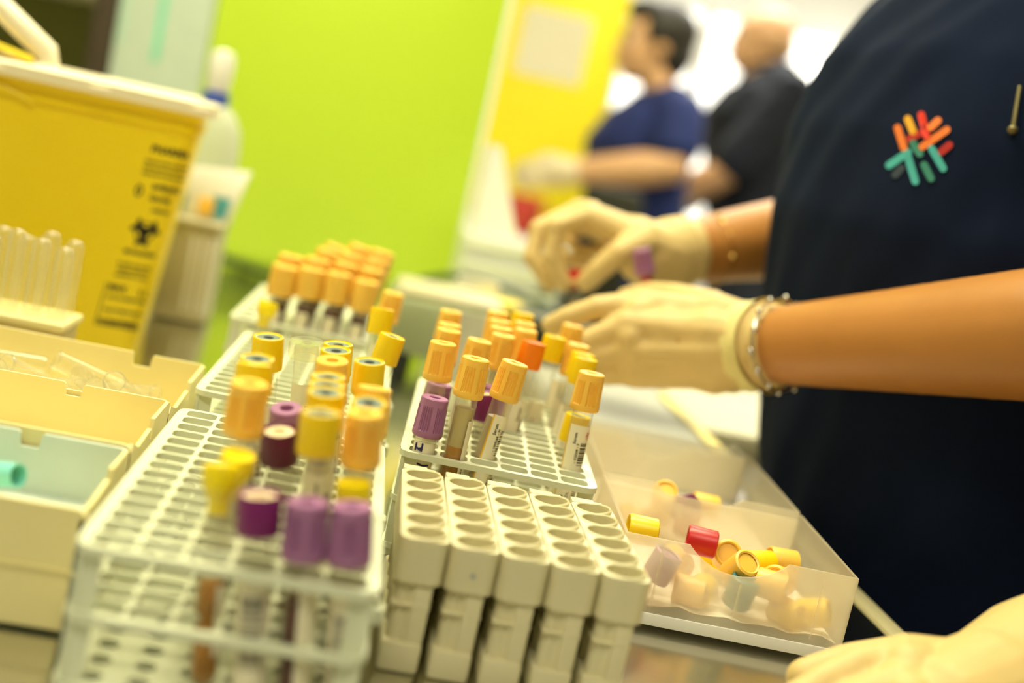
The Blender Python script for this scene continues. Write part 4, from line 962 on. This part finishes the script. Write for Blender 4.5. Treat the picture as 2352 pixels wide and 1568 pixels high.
def hand_mb(b, wrist, kn, fingers, thumb, rw=.024, fat=1.0, pn=None, flat=.6):
    """palm between the wrist and the four knuckles (kn), finger chains and a thumb"""
    W_ = V(wrist); K = [V(k) for k in kn]
    for i, k in enumerate(K):
        off = (K[i]-(K[0]+K[3])/2)*.45
        b.chain([W_+off*.75, W_+off*.9+(k-W_)*.35, (W_+off+k)/2+off*.1, k], [rw*.80, rw*.72, .0155*fat, .0120*fat], 12)
    for i in range(3):
        for t in (.35, .7, .95):
            p = W_.lerp((K[i]+K[i+1])/2, t); b.ell(p, (.0155*fat,)*3, n=10, k=8)
    for i, fg in enumerate(fingers):
        pts = [K[i]]+[V(p) for p in fg]; r0 = (.0108, .0110, .0104, .0092)[i]*fat
        b.chain(pts, [r0*(1.0-.09*j) for j in range(len(pts))], 12)
        for j in range(1, len(pts)-1): b.ell(pts[j], (r0*(1.02-.08*j),)*3, n=10, k=8)
    T_ = [V(p) for p in thumb]
    b.chain([W_.lerp(T_[0], .25)]+T_, [rw*.62, .0175*fat]+[(.0122-.0012*j)*fat for j in range(len(T_)-1)], 12)
    return b
def auto_hand(wrist, d, s, n, curl, size=1.0, tcurl=.5):
    """finger joints from a direction d, thumb side s and palm side n; curl in radians per joint"""
    d, s, n = d.normalized(), s.normalized(), n.normalized(); w = V(wrist); K = []; F = []
    for i, (o, kl) in enumerate(((.028, .088), (.009, .092), (-.010, .088), (-.027, .080))):
        k = w+(d*kl+s*o)*size; K.append(k); L_ = (.070, .078, .072, .056)[i]*size; p = k; a = curl*.55; F.append([])
        for j, q in enumerate((.46, .30, .24)):
            p = p+(d*math.cos(a)+n*math.sin(a))*L_*q; F[-1].append(p); a += curl*(.75 if j else 1.0)
    T_ = [w+(d*.028+s*.034+n*.008)*size, w+(d*.060+s*.050+n*.020)*size, w+(d*.085+s*.040+n*(.030+.02*tcurl))*size, w+(d*.104+s*.028+n*(.038+.03*tcurl))*size]
    return K, F, T_

def person(label, f, head, neck, secs, sh, el, wr, hips, knees, ankles, hands, skin, top_m, hair, loc, sleeve=.55, group=None, gl_m=None, rarm=(.052, .044, .030), vox=.0065, headscale=1.0, gcuff=True, glove_vox=.0022, gauntlet=0.0):
    """body: one continuous skin surface; clothes, hair and gloves are its children. hands: per side (knuckles, fingers, thumb)"""
    root = thing('person', label, 'person', loc, group=group)
    f = V(f).normalized(); l = V((0, 0, 1)).cross(f)
    b = MB(); b.rings(torso_rings(secs, f, -.012)); hc = V(head)
    b.chain([V(neck)+V((0, 0, -.05)), V(neck), hc+f*-.012+V((0, 0, -.05))], [.062, .054, .052], 14)
    M = head_mb(b, hc, f, headscale)
    for i in (0, 1):
        b.chain([V(neck).lerp(V(sh[i]), .55), V(sh[i]), V(sh[i]).lerp(V(el[i]), .5), V(el[i]), V(el[i]).lerp(V(wr[i]), .3), V(wr[i])], [.05, rarm[0]*1.05, rarm[0], rarm[1]*.96, rarm[1]*1.03, rarm[2]], 16)
        K, F, T_ = hands[i]
        kc = (V(K[1])+V(K[2]))/2; b.chain([V(wr[i]), V(wr[i]).lerp(kc, .8)], [rarm[2]*.9, .014], 12)
        b.chain([V(hips[i]), V(knees[i]), V(ankles[i]), V(ankles[i])+f*.10+V((0, 0, -.045))], [.080, .052, .036, .028], 14)
    part('body', remeshed(b, 'body', vox, 5), skin, root, 0)
    face_parts(root, hc, M, headscale, hair[1] if hair[1] else M_HAIRG)
    for ch in root.children:
        if ch.name.split('.')[0] in ('eye', 'eyebrow', 'lips'):
            loc0 = root.location.copy(); loc0.z -= BZ; ch.matrix_local = Matrix.Translation(-loc0)
    # shirt
    b = MB(); b.rings(torso_rings(secs, f, .006))
    for i in (0, 1):
        e_ = V(sh[i]).lerp(V(el[i]), sleeve)
        b.chain([V(neck).lerp(V(sh[i]), .42)+V((0, 0, -.006)), V(neck).lerp(V(sh[i]), .62), V(sh[i]), V(sh[i]).lerp(V(el[i]), .35), e_], [.050, .064, rarm[0]*1.05+.012, rarm[0]+.013, rarm[0]+.016], 16)
    tm = remeshed(b, 'shirt', vox, 4)
    nrm = [v.normal.copy() for v in tm.vertices]
    for v, n_ in zip(tm.vertices, nrm):          # soft folds running up towards the shoulder
        q = v.co.copy(); s_ = noise.noise(V((q.x*4, (q.y+q.z*.8)*26, (q.y-q.z)*3))); v.co = q+n_*(.0042*s_)
    shirt = part('scrub_top' if top_m is M_SCRUB else 'shirt', tm, top_m, root, 0)
    cr = MB(); nk = V(neck)+V((0, 0, -.012)); cv = [nk+f*(.066*math.cos(a))+l*(.068*math.sin(a))+V((0, 0, -.022*math.cos(a))) for a in [2*math.pi*k/16 for k in range(17)]]
    cr.chain(cv, [.007]*17, 8); part('collar', cr, top_m, root)
    # trousers and shoes
    b = MB(); z0 = secs[0]; b.ell((z0[1], z0[2], secs[0][0]+.02), (max(z0[3], .11), z0[4]+.006, .11), Matrix((f, l, V((0, 0, 1)))).transposed())
    for i in (0, 1): b.chain([V(hips[i]), V(knees[i]), V(ankles[i])+V((0, 0, .01))], [.096, .072, .064], 16)
    part('trousers', remeshed(b, 'trousers', .010, 3), M_TROU if top_m is not M_SCRUB else M_SCRUB, root, 0)
    for i in (0, 1):
        a = V(ankles[i]); z = -.9; q = f*.06
        b = MB().chain([V((a.x, a.y, z+.045))-f*.03, V((a.x, a.y, z+.045))+f*.06, V((a.x, a.y, z+.032))+f*.15], [.043, .042, .030], 14, squash=(V((0, 0, 1)), .95))
        part('shoe', b, M_SHOE, root)
    # hair
    if hair[0]:
        b = MB(); e = lambda p, r: b.ell(hc+M @ (V(p)*headscale), V(r)*headscale, M)
        if hair[0] == 'short':
            e((-.030, 0, .048), (.094, .086, .086)); e((-.058, 0, .0), (.062, .078, .085)); e((.028, 0, .092), (.066, .070, .036)); e((.062, .01, .086), (.034, .052, .026)); e((.0, .066, .045), (.045, .022, .050)); e((.0, -.066, .045), (.045, .022, .050))
            part('hair', remeshed(b, 'hair', .006, 4), hair[1], root, 0)
        elif hair[0] == 'fringe':
            e((-.058, 0, -.006), (.055, .0735, .044))
            part('hair', remeshed(b, 'hair', .006, 4), hair[1], root, 0)
    # gloves
    for i in (0, 1):
        K, F, T_ = hands[i]; gm = gl_m or M_GLOVE
        b = MB(); hand_mb(b, wr[i], K, F, T_, rarm[2]*.98)
        w = V(wr[i]); back = (V(el[i])-w).normalized()
        b.chain([w+back*.013, w, w-back*.006, w-back*.022], [rarm[2]+.0060, rarm[2]+.0056, rarm[2]+.0040, rarm[2]+.0005], 20)
        if gauntlet and i == 0: b.chain([w, w.lerp(V(el[i]), .3), w.lerp(V(el[i]), gauntlet)], [rarm[2]+.004, rarm[1]*1.03+.004, rarm[1]*1.02+.007], 20)
        g = part('glove', remeshed(b, 'glove', glove_vox, 4), gm, root, 0)
        if glove_vox < .003 and i == 0 and not gauntlet:                     # creased cuff band of the glove
            u = back.orthogonal().normalized(); v_ = back.cross(u); RR = []
            for q in range(15):
                t_ = -.022+.038*q/14; ring = []
                for k in range(40):
                    a = 2*math.pi*k/40; r_ = rarm[2]+.0066+.0006*math.sin(q*1.9+1.2*math.sin(a*3))+.0005*math.sin(a*7+q)+(.0014 if q in (0, 14) else 0)
                    ring.append(w+back*(t_+.0016*math.sin(a*2))+(u*math.cos(a)+v_*math.sin(a))*r_)
                RR.append(ring)
            obj('cuff_band', MB().rings(RR, cap=False), M_CUFF, g, 60)
        # rolled cuff
        u = back.orthogonal().normalized(); v_ = back.cross(u); ro = []
        for q in range(25):
            a = 2*math.pi*q/24; ro.append(w+back*(.017+.0014*math.sin(a*3))+(u*math.cos(a)+v_*math.sin(a))*(rarm[2]+.0042))
        c_ = MB().chain(ro, [.0022]*25, 8); cc = obj('cuff', c_, gm, g)
    return root, shirt

# --- the technician in navy scrubs
P = lambda x, y, d: atd(x, y, d)
def nx(p): return tuple(p)
wL = P(1728, 795, .97); wR = P(1533, 583, 1.18)
handL = ([P(1470, 697, 1.0), P(1440, 745, .985), P(1430, 805, .985), P(1455, 858, .99)],
         [[P(1372, 706, 1.0), P(1305, 728, 1.005), P(1264, 746, 1.01)], [P(1352, 782, .99), P(1300, 792, 1.0), P(1272, 790, 1.02)],
          [P(1350, 822, .99), P(1322, 838, 1.015), P(1345, 840, 1.045)], [P(1392, 862, .995), P(1368, 862, 1.02), P(1392, 858, 1.045)]],
         [P(1630, 712, 1.02), P(1545, 682, 1.06), P(1490, 676, 1.085), P(1440, 684, 1.095)])
handR = ([P(1352, 496, 1.165), P(1332, 484, 1.19), P(1335, 496, 1.215), P(1350, 516, 1.24)],
         [[P(1275, 520, 1.150), P(1266, 590, 1.150), P(1296, 652, 1.155)], [P(1238, 526, 1.175), P(1222, 590, 1.170), P(1262, 652, 1.168)],
          [P(1266, 536, 1.215), P(1288, 592, 1.210), P(1342, 604, 1.200)], [P(1300, 545, 1.240), P(1335, 580, 1.232), P(1392, 578, 1.215)]],
         [P(1470, 560, 1.15), P(1420, 582, 1.14), P(1378, 618, 1.145), P(1346, 648, 1.155)])
elL = V((.474, .652, .232)); elR = V((.485, 1.245, .248))
secs = [(-0.16, 0.517, 0.985, 0.125, 0.185), (-0.05, 0.517, 0.985, 0.125, 0.185), (0.01, 0.514, 0.982, 0.125, 0.19), (0.06, 0.502, 0.98, 0.128, 0.192), (0.12, 0.492, 0.978, 0.133, 0.192), (0.19, 0.48, 0.975, 0.136, 0.192), (0.25, 0.474, 0.972, 0.143, 0.192), (0.32, 0.476, 0.972, 0.143, 0.19), (0.38, 0.478, 0.974, 0.132, 0.182), (0.43, 0.49, 0.976, 0.116, 0.168), (0.475, 0.5, 0.978, 0.092, 0.14), (0.5, 0.502, 0.978, 0.07, 0.105)]
faceN = V((-1, -.16, 0))
nurse, scrub = person('technician in navy scrubs with a colourful chest emblem, holding two tubes in cream gloves', faceN, (.445, .955, .680), (.490, .972, .535), secs,
      [(.497, .795, .425), (.507, 1.165, .430)], [elL, elR], [wL, wR], [(.505, .90, -.12), (.505, 1.075, -.12)], [(.50, .89, -.45), (.505, 1.085, -.45)], [(.525, .885, -.83), (.53, 1.09, -.83)],
      [handL, handR], M_SKIN1, M_SCRUB, ('short', M_HAIRD), (.505, .985, -.9), sleeve=.62, rarm=(.050, .0425, .0285), vox=.0055)
nl = nurse.location.copy(); nl.z -= BZ
def npart(nm, mb, m, par=None, smooth=35):
    if par is None: return part(nm, mb, m, nurse, smooth)
    return obj(nm, mb, m, par, smooth)
# emblem embroidered on the chest: short bars, dropped onto the cloth along its own depth
bv = BVHTree.FromPolygons([v.co.copy() for v in scrub.data.vertices], [tuple(p.vertices) for p in scrub.data.polygons])
def on_cloth(p, lift=.0006):
    d = (p-CAM).normalized(); h = bv.ray_cast(CAM, d)
    if h[0] is None: return p
    return h[0]-d*lift
C_OR, C_RED, C_DRED, C_TEAL, C_GRN, C_YEL, C_SLATE = [mat(n_, c_, .6, var=.06, scale=400, bump=.3, bscale=1500) for n_, c_ in (('orange_thread', (236, 120, 40)), ('red_thread', (226, 44, 10)), ('dark_red_thread', (180, 24, 14)), ('teal_thread', (66, 172, 170)), ('green_thread', (46, 130, 112)), ('gold_thread', (230, 164, 24)), ('slate_thread', (40, 56, 74)))]
BARS = [(C_OR, 1135, 922, 1178, 1062), (C_YEL, 1208, 858, 1245, 945), (C_RED, 1305, 828, 1342, 975), (C_OR, 1425, 868, 1372, 918), (C_OR, 1488, 934, 1312, 1056), (C_DRED, 1508, 1044, 1448, 1094),
        (C_DRED, 1218, 1000, 1285, 962), (C_TEAL, 1072, 1190, 1210, 1096), (C_TEAL, 1205, 1118, 1262, 1305), (C_GRN, 1245, 1030, 1295, 1105), (C_TEAL, 1380, 1072, 1462, 1212), (C_GRN, 1325, 1188, 1374, 1284), (C_SLATE, 1118, 1258, 1160, 1212)]
for m_, x0, y0, x1, y1 in BARS:
    q0 = V((1700+x0/3.1365, y0/3.1365)); q1 = V((1700+x1/3.1365, y1/3.1365)); dv = (q1-q0).normalized(); nv = V((-dv.y, dv.x)); r_ = 8.6
    ol = []
    for k in range(7): a = math.pi*k/6; ol.append(q1+(nv*math.cos(a)+dv*math.sin(a))*r_)
    for k in range(7): a = math.pi*k/6; ol.append(q0-(nv*math.cos(a)+dv*math.sin(a))*r_)
    n = len(ol); pts = [on_cloth(atd(p.x, p.y, .85), .0013) for p in ol]; base = [on_cloth(atd(p.x, p.y, .85), -.0006) for p in ol]
    b = MB().add(pts+base, [tuple(range(n))]+[(k, (k+1) % n, n+(k+1) % n, n+k) for k in range(n)])
    npart('emblem_bar', b, m_, scrub, 0)
# pen clipped in the pocket near the sleeve
pk = on_cloth(atd(2318, 340, .82)); tp = on_cloth(atd(2342, 200, .82), .002); bt = on_cloth(atd(2326, 298, .82), .004)
pen = thing('pen', 'slim brass pen clip hooked on the scrub pocket near the sleeve', 'pen', tuple(bt))
part('pen_clip', MB().chain([tp, bt], [.0014, .0018], 10), M_BRASS, pen); part('clip_ball', MB().ell(bt, (.0036, .0036, .0032), n=12, k=8), M_BRASS, pen)
# bracelets
def bracelet(nm, w, el_, off, r, m, beads):
    back = (V(el_)-V(w)).normalized(); u = back.orthogonal().normalized(); v_ = back.cross(u); c = V(w)+back*off; b = MB()
    for k in range(beads):
        a = 2*math.pi*k/beads; b.ell(c+(u*math.cos(a)+v_*math.sin(a))*r+back*.0015*math.sin(5*a), (.0028, .0028, .0028), n=8, k=6)
    ring = [c+(u*math.cos(2*math.pi*k/24)+v_*math.sin(2*math.pi*k/24))*r for k in range(25)]; b.chain(ring, [.0012 if m is M_SILV else .0005]*25, 6)
    npart(nm, b, m)
bracelet('bracelet', wL, elL, .030, .0355, M_SILV, 14); bracelet('bracelet', wR, elR, .050, .0345, M_GOLD, 5)

# tubes in her hands
T_ = P(1473, 571, 1.11); Bt = P(1502, 745, 1.12)
r_ = tube('lavender capped blood tube held upright in the near gloved hand', None, 0, 0, 0, 0, 'ribbed', LA, [('blood', 0, .98, mat('bright_blood', (196, 24, 22), .3))], None, T=T_, hole_pt=Bt, floor=Bt.z-.004, group=None)
T_ = P(1314, 618, 1.162); Bt = P(1326, 735, 1.165)
tube('red capped tube pinched between thumb and finger of the far gloved hand', None, 0, 0, 0, 0, 'smooth', 'red_cap', CLD, None, T=T_, hole_pt=Bt, floor=Bt.z-.004, group=None)

# --- woman in the navy shirt
f1 = V((-1, -.05, 0)); Y1 = 3.5
def simple(cx, cy, zs, d, w): return [(z, cx+o, cy, d*k, w*k2) for z, o, k, k2 in zs]
zs = [(-.10, .06, 1.0, 1.0), (.02, .05, 1.0, 1.0), (.14, .02, .98, .97), (.25, -.01, 1.04, .98), (.36, -.025, 1.06, 1.02), (.44, .0, .9, 1.04), (.50, .03, .66, .85), (.53, .04, .5, .55)]
s1 = simple(.70, 3.55, zs, .135, .175)
w1 = [aty(1300, 395, 3.34), aty(1290, 400, 3.62)]
e1 = [aty(1545, 385, 3.32), aty(1520, 390, 3.70)]
h1 = [auto_hand(w1[0], V((-1, .25, -.25)), V((0, .2, 1)), V((0, 1, -.3)), .7), auto_hand(w1[1], V((-1, -.25, -.25)), V((0, -.2, 1)), V((0, -1, -.3)), .7)]
person('woman with short dark hair in a navy shirt and pale gloves, seen in profile', f1, tuple(aty(1500, 108, 3.55)-V((0, 0, .0))), (.700, 3.55, .535), s1,
       [(.735, 3.375, .455), (.735, 3.715, .455)], e1, w1, [(.76, 3.46, -.08), (.76, 3.64, -.08)], [(.76, 3.46, -.45), (.76, 3.65, -.45)], [(.78, 3.45, -.83), (.78, 3.66, -.83)],
       h1, M_SKIN2, M_NAVYT, ('short', M_HAIRD), (.76, 3.55, -.9), sleeve=.55, gl_m=M_GLOVEW, rarm=(.056, .048, .032), vox=.009, glove_vox=.004)
# --- bald man
f2 = V((-1, .15, 0))
s2 = simple(1.15, 4.05, [(z*1.0+.185, o, k, k2) for z, o, k, k2 in zs], .15, .20)
w2 = [aty(1560, 440, 3.75), aty(1600, 420, 4.16)]; e2 = [aty(1668, 395, 3.84), aty(1680, 405, 4.28)]
w2[0] = V((e2[0].x-.15, 3.97, e2[0].z-.12)); w2[1] = V((e2[1].x-.16, 4.15, e2[1].z-.12))
h2 = [auto_hand(w2[0], V((-1, .2, -.2)), V((0, .2, 1)), V((0, 1, -.3)), .7), auto_hand(w2[1], V((-1, -.2, -.2)), V((0, -.2, 1)), V((0, -1, -.3)), .7)]
person('bald man in a black shirt standing behind the woman in navy', f2, tuple(aty(1750, 96, 4.05)), (1.120, 4.05, .735), s2,
       [(1.17, 3.845, .635), (1.15, 4.255, .635)], e2, w2, [(1.21, 3.95, -.02), (1.21, 4.15, -.02)], [(1.21, 3.95, -.42), (1.21, 4.15, -.42)], [(1.23, 3.95, -.83), (1.23, 4.15, -.83)],
       h2, M_SKIN2, M_BLACKT, ('fringe', M_HAIRG), (1.21, 4.05, -.9), sleeve=.86, headscale=1.0, gl_m=M_GLOVEW, rarm=(.058, .050, .033), vox=.009, glove_vox=.004)
# --- person whose gloved hand reaches in at the lower right
w3 = P(2262, 1622, .575); e3 = P(2660, 1505, .66)
K3 = [P(2085, 1512, .580), P(2070, 1575, .560), P(2085, 1660, .545), P(2115, 1735, .535)]
F3 = [[P(1970, 1535, .572), P(1895, 1570, .566), P(1820, 1610, .560)], [P(1965, 1615, .555), P(1900, 1650, .550), P(1850, 1680, .548)], [P(1985, 1700, .540), P(1930, 1740, .537), P(1890, 1770, .535)], [P(2030, 1790, .528), P(1985, 1820, .526), P(1950, 1840, .525)]]
T3 = [P(2180, 1545, .600), P(2060, 1515, .610), P(1950, 1528, .612), P(1850, 1556, .606)]
s3 = simple(.72, .42, zs, .125, .18)
w3b = V((.52, .18, .05)); e3b = V((.70, .16, .10))
h3b = auto_hand(w3b, V((-1, .1, -.1)), V((0, .5, .6)), V((0, .3, -1)), .4)
person('second technician reaching in at the lower right, only a cream gloved hand in view', V((-1, .1, 0)), (.64, .42, .66), (.70, .42, .525), s3,
       [(.74, .235, .45), (.74, .60, .45)][::-1], [e3, e3b], [w3, w3b], [(.78, .33, -.1), (.78, .51, -.1)][::-1], [(.78, .33, -.45), (.78, .51, -.45)][::-1], [(.80, .33, -.83), (.80, .51, -.83)][::-1],
       [(K3, F3, T3), h3b], M_SKIN1, M_SCRUB, ('short', M_HAIRD), (.78, .42, -.9), sleeve=.6, rarm=(.050, .039, .029), vox=.0065, glove_vox=.0018, gauntlet=.55)
